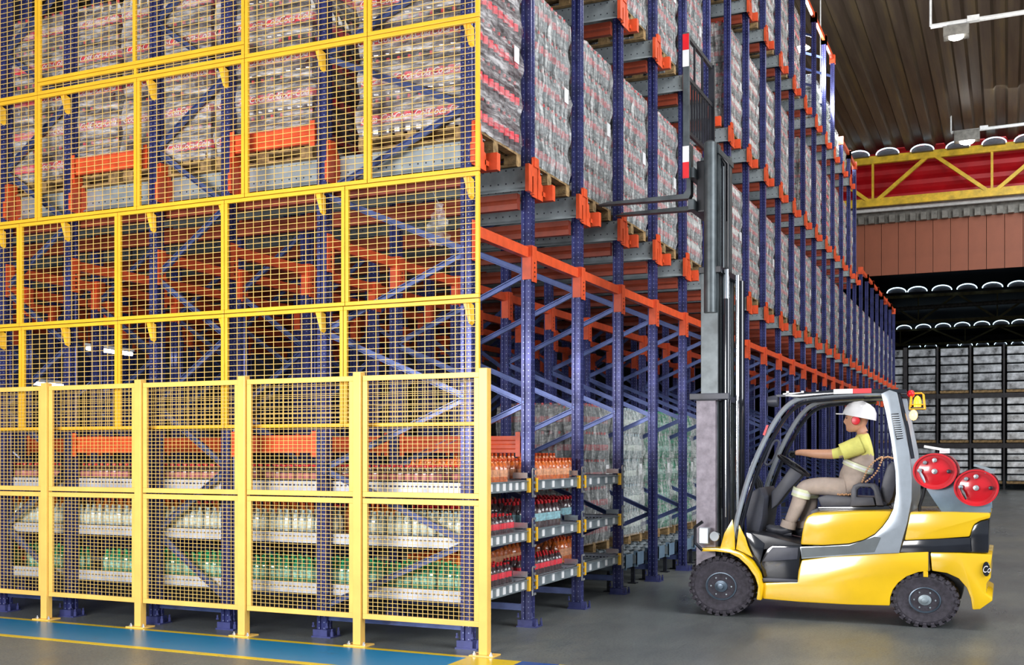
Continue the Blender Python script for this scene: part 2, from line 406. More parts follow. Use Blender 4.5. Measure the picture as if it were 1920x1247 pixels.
def frame(n, ci):
    a, b = COLS[ci]; y = LINES[n]; tz = topz(n) if (ci == 0 or n < 2) else 4.0 if n > 6 else 6.9
    if n == 0: pos = 'at the mesh guard end'
    else: pos = ORD[n-1]+' past the guarded end'
    t = thing('upright_frame', f'navy braced steel rack frame, {colname[ci]}, {pos}', 'rack frame', (a, y, 0), 'navy upright frames of the drive-in rack')
    for x in (0, b-a):
        link('post', POSTM[tz], t, (x, 0, 0)); link('foot_plate', FOOT, t, (x, 0, 0))
    link('brace', BR[a][2], t, (0, 0, .17))
    zmax = 6.2 if n == 0 else 4.0
    z = .83; k = 0
    zs = []
    if n > 12: zmax = .9
    z = .83-.577
    zs.append((z, 1))                       # front low, rear high
    while True:
        z += .577
        if z > zmax: break
        zs.append((z, 0 if len(zs) % 2 else 1))
    for i, (z, _) in enumerate(zs):
        # front nodes at .83, 1.99, 3.14 ... rear nodes midway
        if (i % 2 == 0) == (ci == 0): link('brace', brace_flip(a), t, (0, 0, z))
        else: link('brace', BR[a][0], t, (0, 0, z))
    if ci == 0 and n in (13, 14, 15):
        for z in (9.6, 10.7): link('brace', BR[a][0], t, (0, 0, z))
    return t
BF = {}
def brace_flip(a):
    """from the rear node up to the front node"""
    if a not in BF:
        b = dict(COLS)[a]; mb = MB()
        d = Vector((a-b, 0, .577)); L = d.length; d.normalize(); nr = Vector((-d.z, 0, d.x)); o = Vector((b-a, 0, 0)); p0 = o+d*.02; p1 = o+d*(L-.02)
        mb.bar(p0, p1, .008, .05, up=nr)
        for s in (1, -1): mb.bar(p0-Vector((0, .012, 0))+nr*.021*s, p1-Vector((0, .012, 0))+nr*.021*s, .03, .007, up=nr)
        BF[a] = mb.mesh('brace', M['brace'])
    return BF[a]
for n in range(len(LINES)):
    for ci in range(5):
        if ci == 0 or (n <= 12 and ci <= 2) or (n <= 7): frame(n, ci)

# spacer beams along X on the first lines (orange, ridged)
def spacer_mesh(L):
    mb = MB(); pr = [(-.02, -.075), (.02, -.075), (.02, -.045), (.028, -.035), (.028, -.005), (.02, .005), (.02, .03), (.028, .04), (.028, .075), (-.02, .075)]
    n = len(pr)
    mb.add([(0, -y, z) for y, z in pr]+[(-L, -y, z) for y, z in pr], [(i, (i+1) % n, (i+1) % n+n, i+n) for i in range(n)]+[tuple(range(n)), tuple(range(n, 2*n))])
    mb.box(-.045, 0, -.04, -.034, -.11, .11).box(-L, -L+.045, -.04, -.034, -.11, .11)
    return mb.mesh('cross_beam', M['orange'])
SPM = {}
def spacer(x0, x1, y, z, label):
    L = round(x0-x1, 3)
    if L not in SPM: SPM[L] = spacer_mesh(L)
    return tag(link('cross_beam', SPM[L], None, (x0, y, z)), label, 'beam', 'orange cross beams between the rack frames')
for n in range(0, 3):
    row = ['behind the mesh fence', 'one lane in from the mesh fence', 'two lanes in from the mesh fence'][n]
    for i, (x0, x1, w_) in enumerate([(-5.31, -6.19, 'nearest the aisle'), (-7.12, -8.04, 'second from the aisle'), (-9.01, -9.94, 'third from the aisle')]):
        spacer(x0, x1, LINES[n], 1.62, f'orange ridged cross beam at chest height {row}, {w_}')
        if n < 1: spacer(x0, x1, LINES[n]-.02, 4.23, f'orange ridged cross beam under wrapped pallets {row}, {w_}')
for i, (a, b) in enumerate([(-3.96, -5.19), (-6.31, -7.0), (-8.16, -8.89)]):
    spacer(a, b, LINES[1], 1.62, f'orange ridged beam behind {["first","second","third"][i]} braced frame from the aisle, chest height')

# tie beams along Y at z 3.31
def tie_mesh(L):
    mb = MB().box(-.028, .028, .055, L-.055, -.045, .045)
    mb.box(.056, .064, -.05, .05, -.26, .06)   # hook plates on the posts' aisle side
    mb.box(-.03, .056, .052, .06, -.24, .06).box(-.03, .054, L-.06, L-.052, -.24, .06)
    mb.cur = 1
    for y in (0,):
        for z in (-.09, -.13, -.17, -.21): mb.lathe([(.009, 0), (.009, .004)], 6, axis='x', c=(.0635, y+.0, z))
    return mb.mesh('tie_beam', [M['orange'], M['black']])
TX = [x for p in COLS for x in p]
for n in range(len(LINES)-1):
    L = LINES[n+1]-LINES[n]; me = tie_mesh(L)
    for j, x in enumerate(TX):
        if n > 11 and j > 1: continue
        if n > 6 and j > 5: continue
        where = 'along the aisle face' if j == 0 else f'on the {ORD[j]} post row inward'
        tag(link('tie_beam', me, None, (x, LINES[n], 3.32)), f'orange tie beam {where} over the {ORD[n]} lane', 'beam', 'orange tie beams joining the rack frames')
# top tie beams
for n in range(8, len(LINES)-1):
    if n in (15, 18): continue
    z = topz(n)-.05
    mb = MB().box(-.03, .03, 0, LINES[n+1]-LINES[n], -.05, .05).box(-.065, .065, -.06, .06, -.14, .07)
    mb.box(-.065, .065, LINES[n+1]-LINES[n]-.06, LINES[n+1]-LINES[n]+.055, -.14, .065)
    tag(link('top_beam', mb.mesh('top_beam', M['orange']), None, (-3.9, LINES[n], z)), f'orange top beam closing the rack over the {ORD[n]} lane', 'beam', 'orange top beams of the rack')

# pallet rails along X with orange brackets, at levels
def rail_mesh(L):
    mb = MB()
    mb.box(-L, 0, -.004, .004, -.10, .08)
    mb.add([(0, -.004, -.10), (-L, -.004, -.10), (-L, -.05, -.135), (0, -.05, -.135), (0, -.05, -.14), (-L, -.05, -.14), (-L, .004, -.105), (0, .004, -.105)], [(0, 1, 2, 3), (3, 2, 5, 4), (4, 5, 6, 7)])
    mb.box(-L, 0, -.004, .05, .076, .082)
    return mb.mesh('rail_profile', M['galv'])
def under_mesh(L):
    mb = MB(); pr = [(-.03, -.07), (.03, -.07), (.03, -.02), (.045, 0), (.03, .02), (.03, .07), (-.03, .07), (-.03, .02), (-.045, 0), (-.03, -.02)]
    n = len(pr); mb.add([(0, y, z) for y, z in pr]+[(-L, y, z) for y, z in pr], [(i, (i+1) % n, (i+1) % n+n, i+n) for i in range(n)]+[tuple(range(n)), tuple(range(n, 2*n))])
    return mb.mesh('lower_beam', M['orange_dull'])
RL = {9.4: (rail_mesh(9.4), under_mesh(9.4)), 3.4: (rail_mesh(3.4), under_mesh(3.4))}
def bracket_mesh():
    mb = MB(); mb.box(.058, .066, -.06, .06, -.17, .17); mb.box(.04, .075, -.03, .075, .10, .185)   # plate on the post and its top tab
    mb.box(-.058, .066, .056, .064, -.17, .14)
    pr = [(.075, .14), (.11, .09), (.115, .05), (.14, .05), (.145, -.02), (.175, -.03), (.18, -.17), (.066, -.17)]   # stepped side wing (y, z)
    n = len(pr); mb.add([(.04, y, z) for y, z in pr]+[(.07, y, z) for y, z in pr], [tuple(range(n)), tuple(range(n, 2*n))]+[(i, (i+1) % n, (i+1) % n+n, i+n) for i in range(n)])
    mb.box(-.06, .14, .235, .30, -.15, -.01); mb.box(-.06, .07, .16, .26, -.12, -.08)  # hook box at the rail's end
    mb.box(.058, .09, -.085, -.056, -.16, .0)
    return mb.mesh('bracket', M['orange'])
BKT = bracket_mesh()
def rail(n, z, lvl, side, L, k2=True):
    y = LINES[n]+side*.135
    where = 'at the mesh guard end' if n == 0 else f'at the {ORD[n]} post line'
    nm = ['low', 'middle', 'top'][lvl]
    sd = 'far' if side > 0 else 'near'
    t = thing('pallet_rail', f'grey perforated pallet rail on the {nm} load level, {sd} side, {where}', 'rail', (-3.84, y, z), 'pallet rails of the drive-in rack')
    link('rail_profile', RL[L][0], t, (0, 0, 0), (0, 0, 0), scale=None)
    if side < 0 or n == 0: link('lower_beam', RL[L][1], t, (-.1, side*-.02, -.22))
    if side > 0:
        link('bracket', BKT, t, (-.06, -.135, 0))
        for x in (TX[1:6] if L > 5 else TX[1:2]):
            link('bracket', BKT, t, (x+3.84, -.135, 0))
    else:
        MBc = MB().box(-.02, .05, -.02, .05, -.15, .0); o = link('end_cap', CAP, t)
CAP = MB().box(-.005, .03, -.055, .02, -.15, .09).mesh('end_cap', M['orange'])
LV = (3.98, 6.38, 8.80)
for n in range(len(LINES)):
    for side in (-1, 1):
        if n == 0 and side < 0: continue
        rail(n, LV[0], 0, side, 9.4 if n <= 8 else 3.4)
        if 1 <= n <= 18: rail(n, LV[1], 1, side, 3.4)
        if 4 <= n <= 17: rail(n, LV[2], 2, side, 3.4)

# ------------------------------------------------------------------ wrapped pallet loads
LX, LY, LH, NL = 1.02, 1.06, .325, 5
def pallet_meshes():
    bm_ = MB().box(-.05, .05, -LY/2, LY/2, 0, .022).mesh('board', M['wood'])
    st = MB().box(-LX/2, LX/2, -.045, .045, 0, .018).mesh('board', M['wood'])
    bl = MB().box(-.06, .06, -.05, .05, 0, .075).mesh('block', M['wood'])
    return bm_, st, bl
BOARD, STRING, BLOCK = pallet_meshes()
PAL = MB()
for i in range(9): PAL.box(-LX/2+i*.1175, -LX/2+i*.1175+.08, -LY/2, LY/2, .098, .118)
for y in (-LY/2+.05, 0, LY/2-.05):
    PAL.box(-LX/2, LX/2, y-.045, y+.045, .080, .098); PAL.box(-LX/2, LX/2, y-.045, y+.045, 0, .02)
    for x in (-LX/2+.06, 0, LX/2-.06): PAL.box(x-.06, x+.06, y-.05, y+.05, .02, .08)
PALM = PAL.mesh('wooden_pallet', M['wood'])
def bottles_layer(mats, name='bottle_layer'):
    mb = MB(); r = .05; prof = [(.040, 0), (.049, .015), (.049, .09), (.0505, .095), (.0505, .165), (.049, .17), (.046, .225), (.016, .285), (.016, .315)]
    ms = [0, 0, 0, 1, 0, 0, 0, 2]
    nx, ny = 10, 10
    for i in range(nx):
        for j in range(ny):
            if 0 < i < nx-1 and 0 < j < ny-1: continue
            x = -LX/2+.05+i*(LX-.1)/(nx-1); y = -LY/2+.05+j*(LY-.1)/(ny-1)
            mb.lathe(prof, 7, c=(x, y, 0), mats=ms)
    mb.cur = 3; mb.box(-LX/2+.08, LX/2-.08, -LY/2+.08, LY/2-.08, .005, .22)
    return mb.mesh(name, mats, smooth=True)
LAY = {'red': bottles_layer([M['cola'], M['red_label'], M['red_cap'], M['cola']]),
       'pale': bottles_layer([M['cola_grey'], M['pink_label'], M['red_cap'], M['cola_grey']]),
       'green': bottles_layer([M['green'], M['green_label'], M['green_cap'], M['green']]),
       'clear': bottles_layer([M['clear'], M['clear_label'], M['blue_cap'], M['clear']])}
def wrap_mesh(seed, m, bulge=.016, hgt=NL*LH, drape=0):
    rnd = random.Random(seed); mb = MB(); nx, nz = 22, 34
    per = []
    for i in range(nx): per.append((-LX/2+LX*i/nx, -LY/2))
    for i in range(nx): per.append((LX/2, -LY/2+LY*i/nx))
    for i in range(nx): per.append((LX/2-LX*i/nx, LY/2))
    for i in range(nx): per.append((-LX/2, LY/2-LY*i/nx))
    ph = [rnd.uniform(0, 6.28) for _ in range(8)]; n = len(per); vs = []
    for k in range(nz+1):
        z = hgt*k/nz-.01; fr = (k/nz*NL) % 1
        for i, (x, y) in enumerate(per):
            d = .010+bulge*(.5+.5*math.sin(fr*2*PI-1.2))+.006*math.sin(i*.9+ph[0]+k*.3)+.006*math.sin(i*2.1+ph[1]-k*.9)+rnd.uniform(-.005, .005)
            if k == nz: d = -.05
            l = max(abs(x)/(LX/2), abs(y)/(LY/2)); s = 1+d/(LX/2)
            cr = min(LX/2-abs(x), LY/2-abs(y)) if True else 0
            e = max(0, min(1, 1-(LX/2-abs(x)+LY/2-abs(y))/.10))
            s -= e*.03
            dr = drape*max(0, 1-k/nz)*(.5+.5*math.sin(i*.4+ph[2]))
            vs.append((x*(s+dr), y*(s+dr*.3), z))
    fs = [(k*n+i, k*n+(i+1) % n, (k+1)*n+(i+1) % n, (k+1)*n+i) for k in range(nz) for i in range(n)]
    vs.append((0, 0, hgt)); fs += [(nz*n+i, nz*n+(i+1) % n, len(vs)-1) for i in range(n)]
    return mb.add(vs, fs).mesh('stretch_wrap', m, smooth=True)
WR = [wrap_mesh(s, M['film']) for s in (1, 2, 3)]
WRH = [wrap_mesh(s, M['film_side']) for s in (4, 5)]
WRD = [wrap_mesh(s, M['film_side'], .02, drape=.06) for s in (6, 7)]
PAPER = MB().box(-.004, .002, -.05, .05, -.07, .07).mesh('paper_label', M['white'])
# script lettering for the red labels
fc = bpy.data.curves.new('lettering', 'FONT'); fc.body = 'Coca-Cola'; fc.size = .085; fc.shear = .35; fc.extrude = .0012; fc.align_x = 'CENTER'; fc.space_character = .92; fc.resolution_u = 2
to = bpy.data.objects.new('tmp', fc); COL.objects.link(to); bpy.context.view_layer.update()
TXT = bpy.data.meshes.new_from_object(to.evaluated_get(bpy.context.evaluated_depsgraph_get())); bpy.data.objects.remove(to)
TXT.name = 'label_lettering'; TXT.materials.clear(); TXT.materials.append(M['white_print'])
def load(x, y, z, kind, label, group, wrap=None, text=False, nl=NL, paper=True):
    """x, y: centre; z: underside of the pallet"""
    t = thing('pallet_load', label, 'pallet load', (x, y, z), group)
    link('wooden_pallet', PALM, t)
    for k in range(nl):
        l = link('bottle_layer', LAY[kind], t, (random.uniform(-.008, .008), random.uniform(-.008, .008), .12+k*LH), (0, 0, random.uniform(-.008, .008)))
        if text:
            for q_ in (-.33, 0, .33):
                link('label_lettering', TXT, l, (q_+random.uniform(-.03, .03), -LY/2-.006, .10), (PI/2, 0, 0))
    w_ = wrap or random.choice(WR)
    link('stretch_wrap', w_, t, (0, 0, .12), scale=(1, 1, nl/NL) if nl != NL else None)
    if paper: link('paper_label', PAPER, t, (LX/2+.03, LY/2-.16, .95 if nl >= 4 else .4))
    return t
PZ = .085
def lane_y(n): return (LINES[n]+LINES[n+1])/2
# lane 0, seen side-on through the mesh guard
G0 = 'red-label pallet loads behind the mesh guard'
xe = [(-4.45, 'nearest the rack corner'), (-5.93, 'second from the rack corner'), (-7.01, 'third from the rack corner'), (-8.09, 'fourth from the rack corner'), (-9.17, 'fifth from the rack corner')]
for i, (x, d) in enumerate(xe):
    load(x, lane_y(0), LV[0]+PZ, 'red', f'film-wrapped pallet of red-label bottles behind yellow mesh guard, {d}', G0, text=i < 4)
for n in range(1, 26):
    load(-4.46, lane_y(n), LV[0]+PZ, 'pale', f'film-wrapped pallet of bottles at low load level in the {ORD[n]} lane from the guarded end', 'wrapped loads along the aisle face', wrap=random.choice(WRH))
    if n < 4:
        for i, x in enumerate((-5.9, -7.0, -8.1)):
            load(x, lane_y(n), LV[0]+PZ, 'pale', f'wrapped pallet deep in the {ORD[n]} lane, {ORD[i+1]} from the aisle', 'wrapped loads along the aisle face')
for n in range(2, 18):
    load(-4.46-(.25 if n in (6, 11) else 0), lane_y(n), LV[1]+PZ, 'red' if n in (6, 11, 14) else 'pale', f'film-wrapped pallet of bottles on the middle load level in the {ORD[n]} lane', 'wrapped loads along the aisle face', wrap=random.choice(WRH if n not in (6, 11) else WR))
for n in range(5, 12):
    load(-4.46, lane_y(n), LV[2]+PZ, 'pale' if n < 11 else 'red', f'film-wrapped pallet of bottles on the top load level in the {ORD[n]} lane', 'wrapped loads along the aisle face', wrap=random.choice(WRH))
for n in (13, 14, 15, 16):
    load(-4.46, lane_y(n), LV[2]+PZ, 'clear', f'brightly lit short wrapped load of clear bottles on the top level, {ORD[n]} lane', 'lit clear-bottle loads', nl=2 if n > 14 else 3, paper=False)
# ground-level loads standing on the floor rollers in lanes 3 to 7
for n, k, d in ((3, 'pale', 'pinkish bottles'), (4, 'clear', 'clear bottles'), (5, 'green', 'green bottle pack'), (6, 'green', 'green bottles'), (7, 'clear', 'clear bottles'), (8, 'pale', 'dark bottles')):
    load(-4.92, lane_y(n), .38, k, f'loosely wrapped pallet of {d} on floor rollers in the {ORD[n]} lane', 'wrapped loads on the floor rollers', wrap=WRD[n % 2] if n > 3 else WRH[0])

# ------------------------------------------------------------------ floor roller beds in lanes 3..9
RBM = {}
for n in range(3, 10):
    y0, y1 = LINES[n]+.10, LINES[n+1]-.10; ym = (y0+y1)/2
    t = thing('roller_bed', f'blue-grey roller bed on short black legs at floor level, {ORD[n]} lane', 'roller bed', (-4.0, ym, 0), 'pallet roller beds at floor level')
    for j, yy in enumerate((y0+.12, ym, y1-.12)):
        MB().box(-4.0, -3.985, yy-.13, yy+.13, .22, .37).box(-4.03, -3.98, yy-.13, yy-.11, .2, .39).build('end_plate', M['bluegrey'], t)
        MB().box(-7, -4.0, yy-.15, yy-.13, .24, .34).box(-7, -4.0, yy+.13, yy+.15, .24, .34).build('side_rail', M['steel_mat'], t)
        rr = MB()
        for k in range(14): rr.tube([(-4.08-k*.1, yy-.12, .345), (-4.08-k*.1, yy+.12, .345)], .024, 6)
        r_ = rr.build('roller', M['steel_mat'], t, smooth=True)
        for x in (-4.05, -5.4): MB().box(x-.02, x+.02, yy-.11, yy-.07, .012, .23).box(x-.05, x+.05, yy-.14, yy-.04, 0, .012).build('leg', M['black'], t)
    MB().box(-3.978, -3.974, y0+.03, y0+.14, .12, .2).build('paper_tag', M['white'], t)

# ------------------------------------------------------------------ carton-flow shelves in lanes 0..2 with bottle packs
SZ = (.40, .83, 1.27)
def shelf(n, k):
    z = SZ[k]; y0, y1 = LINES[n]+.06, LINES[n+1]-.06
    nm = ['bottom', 'middle', 'top'][k]
    t = thing('flow_shelf', f'galvanised flow shelf with yellow end stops, {nm} tier of the {ORD[n]} lane', 'shelf', (-3.9, (y0+y1)/2, z), 'galvanised flow shelves')
    MB().box(-3.88, -3.865, y0, y1, z-.06, z+.03).box(-3.9, -3.85, y0, y1, z+.024, z+.03).build('front_beam', M['steel_mat'], t)
    nl_ = 7 if n == 0 else 4
    for i in range(nl_):
        yy = y0+.08+(y1-y0-.16)*(i+.5)/nl_
        MB().box(-3.866, -3.858, yy-.028, yy+.028, z-.045, z+.018).build('price_tag', M['white'], t)
    for yy in (y0+.02, y1-.02):
        MB().box(-3.87, -3.845, yy-.022, yy+.022, z-.075, z+.05).build('end_stop', M['yellow'], t)
    # comb bracket on the aisle post
    cb = MB().box(-3.846, -3.838, y1+.02, y1+.04, z-.12, z+.13)
    for j in range(5): cb.box(-3.846, -3.838, y1+.03, y1+.10, z-.12+j*.06, z-.10+j*.06)
    cb.box(-4.0, -3.86, y1-.05, y1-.04, z+.05, z+.10)
    cb.build('comb_bracket', M['steel'], t)
    xl = -9.6 if n == 0 else -6.2
    for yy in (y0, y1): 
        s_m = MB().box(xl, -3.9, yy-.004, yy+.004, z-.055, z+.04); s_m.box(xl, -3.9, yy-.004, yy+.03, z+.034, z+.04)
        o = s_m.build('side_profile', M['galv_shelf'], t)
    tr = MB()
    m_ = 7
    for i in range(m_):
        yy = y0+.06+(y1-y0-.12)*i/(m_-1); tr.box(xl, -3.89, yy-.012, yy+.012, z-.03, z-.008)
    for i in range(int((-3.9-xl)/.09)):
        x = -3.93-i*.09; tr.box(x-.012, x+.012, y0+.02, y1-.02, z-.008, z)
    tag(tr.build('wheel_track', M['steel_mat'], t), kind='stuff')
    return t
for n in range(3):
    for k in range(3): shelf(n, k)
def bottle(mats, hh, r):
    mb = MB(); k = hh
    mb.lathe([(r*.8, 0), (r, .04*k), (r*.96, .25*k), (r, .30*k), (r, .58*k), (r*.98, .62*k), (r*.8, .75*k), (r*.32, .90*k), (r*.36, .91*k), (r*.36, k)], 9, mats=[0, 0, 0, 1, 0, 0, 0, 2, 2])
    return mb.mesh('bottle', mats, smooth=True)
KB = {'green': (bottle([M['green'], M['green_label'], M['green_cap']], .235, .037), .235, .037, 'green bottles'),
      'clear': (bottle([M['clear'], M['clear_label'], M['blue_cap']], .225, .037), .225, .037, 'clear bottle pack'),
      'cola': (bottle([M['cola'], M['red_label'], M['red_cap']], .18, .034), .18, .034, 'red-label cola pack'),
      'pink': (bottle([M['cola'], M['pink_label'], M['red_cap']], .17, .036), .17, .036, 'pale red-label pack'),
      'orange': (bottle([M['orange_soda'], M['orange_label'], M['orange_cap']], .22, .038), .22, .038, 'orange soda pack'),
      'cyan': (bottle([M['cola'], M['cyan_label'], M['red_cap']], .26, .042), .26, .042, 'tall blue-label pack'),
      'fanta': (bottle([M['orange_soda'], M['orange_label'], M['orange_cap']], .27, .045), .27, .045, 'large orange soda pack')}
SHR = {}
def pack(kind, x, y, z, label, nx=3, ny=2, group='bottle packs on the flow shelves', tilt=0):
    me, hh, r, nm = KB[kind]; dx = 2*r+.001
    t = thing('bottle_pack', label, 'bottle pack', (x, y, z), group)
    if tilt: t.rotation_euler = (0, tilt, 0)
    for i in range(nx):
        for j in range(ny):
            link('bottle', me, t, ((i-(nx-1)/2)*dx, (j-(ny-1)/2)*dx, 0), (0, 0, random.uniform(0, 6)))
    key = (kind, nx, ny)
    if key not in SHR:
        a, b = nx*dx/2+.001, ny*dx/2+.001
        SHR[key] = MB().add([(-a, -b, .004), (a, -b, .004), (a, b, .004), (-a, b, .004), (-a, -b, hh*.68), (a, -b, hh*.68), (a, b, hh*.68), (-a, b, hh*.68), (-a*.6, -b*.4, hh*.92), (a*.6, -b*.4, hh*.92), (a*.6, b*.4, hh*.92), (-a*.6, b*.4, hh*.92)],
            [(0, 1, 5, 4), (1, 2, 6, 5), (2, 3, 7, 6), (3, 0, 4, 7), (4, 5, 9, 8), (5, 6, 10, 9), (6, 7, 11, 10), (7, 4, 8, 11)]).mesh('shrink_film', M['shrink'], smooth=True)
    link('shrink_film', SHR[key], t)
    return t
tier = ['bottom', 'middle', 'top']
for k, kind in enumerate(('green', 'clear', 'pink')):
    me, hh, r, nm = KB[kind]; step = 6*r+.016
    for row in range(2):
        x = -4.12; i = 0
        while x > -9.4:
            rk = kind
            if row == 1 and k == 1 and 2 < i < 24: rk = 'fanta' if i % 5 else 'cyan'
            if row == 1 and k == 0 and i % 3 == 0: rk = 'cola'
            yy = LINES[0]+.06+.10+row*.23
            if random.random() > .06:
                nm2 = KB[rk][3]
                pos = f'{ORD[i] if i < 30 else "last"} from the aisle'
                pack(rk, x+random.uniform(-.003, .003), yy, SZ[k]+.001, f'{nm2}, {tier[k]} shelf behind fence, {"outer" if row == 0 else "inner"} row, {pos}')
            x -= (step if row == 0 else max(step, 6*KB[rk][2]+.02)); i += 1
def aisle(n, k, plan, ymax=99):
    y0, y1 = LINES[n]+.09, min(LINES[n+1]-.07, ymax)
    for ri, (x0, kind) in enumerate(plan):
        r = KB[kind][2]; w_ = 4*r+.012; y = (y0+w_/2) if n else LINES[0]+.16+.40; i = 0
        while y+w_/2 < y1:
            pack(kind, x0, y, SZ[k]+.001, f'{KB[kind][3]}, {tier[k]} shelf, {ORD[n]} lane, {ORD[ri]} row, {ORD[i]} across')
            y += w_+.004; i += 1
aisle(0, 2, [(-4.10, 'orange'), (-4.36, 'orange'), (-4.62, 'orange')]); aisle(1, 2, [(-4.03, 'orange'), (-4.34, 'orange'), (-4.6, 'fanta')])
aisle(0, 1, [(-4.08, 'cola'), (-4.31, 'cyan'), (-4.6, 'cyan')]); aisle(1, 1, [(-4.1, 'cyan'), (-4.5, 'cyan'), (-4.8, 'fanta')])
aisle(0, 0, [(-4.10, 'cola'), (-4.34, 'fanta'), (-4.63, 'fanta')]); aisle(1, 0, [(-4.12, 'cola'), (-4.55, 'fanta'), (-4.85, 'fanta')])

aisle(2, 2, [(-4.25, 'orange'), (-4.5, 'fanta')], 11.15); aisle(2, 1, [(-4.25, 'cyan'), (-4.55, 'cyan')], 11.15); aisle(2, 0, [(-4.3, 'fanta'), (-4.6, 'fanta')], 11.1)
# ------------------------------------------------------------------ yellow mesh guard on the rack end
GY = 7.725
def wires(mb, x0, x1, z0, z1, y, px_, pz_, th):
    nx = max(2, round((x1-x0)/px_)); nz = max(2, round((z1-z0)/pz_))
    for i in range(1, nx): x = x0+(x1-x0)*i/nx; mb.bar((x, y, z0), (x, y, z1), th, th, up=(0, 1, 0), caps=False)
    for i in range(1, nz): z = z0+(z1-z0)*i/nz; mb.bar((x0, y-th, z), (x1, y-th, z), th, th, caps=False)
def guard(x0, x1, z0, z1, label, group, y=GY, fw=.034, fd=.03, px_=.092, pz_=.046, th=.0044, ym='yellow', mid=None, wires_m='wire', brk=()):
    t = thing('guard_panel', label, 'guard panel', (x0, y, z0), group)
    g = .003
    for a, b in ((z0+g, z0+fw), (z1-fw, z1-g)): MB().box(x0+g, x1-g, y-fd/2, y+fd/2, a, b).build('rail', M[ym], t, bevel=.003)
    for a, b in ((x0+g, x0+fw), (x1-fw, x1-g)): MB().box(a, b, y-fd/2, y+fd/2, z0+fw, z1-fw).build('stile', M[ym], t, bevel=.003)
    if mid: MB().box(mid-.014, mid+.014, y-fd/2, y+fd/2, z0+fw, z1-fw).build('mullion', M[ym], t, bevel=.003)
    mb = MB(); wires(mb, x0+fw, x1-fw, z0+fw, z1-fw, y, px_, pz_, th)
    tag(mb.build('wire_mesh', M[wires_m], t), kind='stuff')
    for bx in brk:
        if x0 < bx <= x1:
            zt_ = z1-fw
            MB().add([(bx-.045, y+.015, zt_+.02), (bx+.005, y+.015, zt_+.02), (bx+.025, y+.07, zt_-.01), (bx-.02, y+.07, zt_-.01), (bx-.0, y+.03, zt_-.155), (bx+.018, y+.03, zt_-.14), (bx+.032, y+.065, zt_-.15), (bx+.012, y+.065, zt_-.17)],
                     [(0, 1, 2, 3), (0, 1, 5, 4), (1, 2, 6, 5), (2, 3, 7, 6), (3, 0, 4, 7), (4, 5, 6, 7)]).build('hook_bracket', M['yellow'], t)
    return t
gx = lambda px: onY(px, GY)
ztops = [zz(gx(893), GY, y) for y in (799, 559, 321, 33)]
Z0, Z1, Z2, Z3 = ztops; Z4 = Z3+1.2
BX = [onY(px, LINES[0]) for px in (890, 614, 433, 298, 138, 18)]
rows = [(Z0, Z1, (900, 645, 422, 222, 42, -150), 'bottom'), (Z1, Z2, (900, 648, 422, 222, 38, -150), 'second'), (Z2, Z3, (900, 690, 460, 258, 72, -130), 'third'), (Z3, Z4, (900, 690), 'top')]
for z0, z1, xs, nm in rows:
    for i in range(len(xs)-1):
        guard(gx(xs[i+1]), gx(xs[i]), z0, z1, f'yellow wire mesh guard panel, {nm} tier up, {ORD[i]} from the rack corner', 'yellow mesh guard panels on the rack end', brk=BX)
guard(gx(460), gx(690), Z3, Z4, 'yellow wire mesh guard panel, top tier, second from the rack corner', 'yellow mesh guard panels on the rack end', brk=BX)
ZS = zz(gx(461), GY, 84)
guard(gx(72), gx(460), Z3, ZS, 'long low strip of yellow mesh near the top left of the guard', 'yellow mesh guard panels on the rack end', mid=gx(255))
guard(gx(72), gx(460), ZS, Z4, 'wide top-tier yellow mesh panel with a centre bar, left of the tall ones', 'yellow mesh guard panels on the rack end', mid=gx(253))
guard(gx(-130), gx(72), Z3, Z4, 'top-tier yellow mesh guard panel at the far left end', 'yellow mesh guard panels on the rack end')

# free-standing lower fence
FY = 7.60
fpx = [(909, 1), (673, 1), (457, 1), (263, 1), (87, 1), (-75, 1)]
FX = [onY(p, FY) for p, _ in fpx]
for i, x in enumerate(FX):
    t = thing('fence_post', f'yellow square fence post bolted to the floor, {ORD[i]} from the rack corner', 'fence post', (x, FY, 0), 'yellow posts of the floor fence')
    MB().box(x-.036, x+.036, FY-.036, FY+.036, .012, 2.19).build('post', M['yellow_fence'], t, bevel=.004)
    MB().box(x-.10, x+.10, FY-.075, FY+.075, 0, .012).build('base_plate', M['yellow_fence'], t, bevel=.002)
    for sx in (-1, 1): MB().lathe([(.014, .012), (.014, .024), (.007, .024), (.007, .038)], 6, c=(x+sx*.07, FY-.04, 0)).build('bolt', M['steel'], t)
for i in range(len(FX)-1):
    for z0, z1, nm in ((.215, 1.185, 'lower'), (1.19, 2.165, 'upper')):
        guard(FX[i+1]+.04, FX[i]-.04, z0, z1, f'yellow fine-mesh floor fence panel, {nm} half, {ORD[i]} bay from the rack corner', 'yellow floor fence panels', y=FY, fw=.045, fd=.03, px_=.045, pz_=.0315, th=.0034, ym='yellow_fence')

# ------------------------------------------------------------------ forklift
FK = 10.40                         # near flank
FW = 1.10                          # width
def S(px, py, Y=FK): v = P(px, py, Y); return (v.x, v.z)
def SP(pts, Y=FK): return [S(x, y, Y) for x, y in pts]
fk = thing('forklift', 'yellow forklift with raised mast and two red gas tanks facing the rack', 'forklift', (-1.6, FK+FW/2, 0))
YE = FK+FW
def slab(name, pts, m, y0, y1, bevel=.015, par=fk, smooth=True, Y=FK):
    return MB().prism(SP(pts, Y), y0, y1).build(name, m, par, bevel=bevel, smooth=smooth)
arch = [(1668, 1136), (1669, 1120), (1674, 1106), (1684, 1093), (1700, 1081), (1722, 1073), (1744, 1071)]
slab('chassis', [(1428, 1093), (1430, 1123), (1500, 1129), (1590, 1134)]+arch+[(1741, 1035), (1640, 1039), (1560, 1043), (1503, 1050), (1497, 1070), (1495, 1091)], M['fork_yellow'], FK, YE, .012)
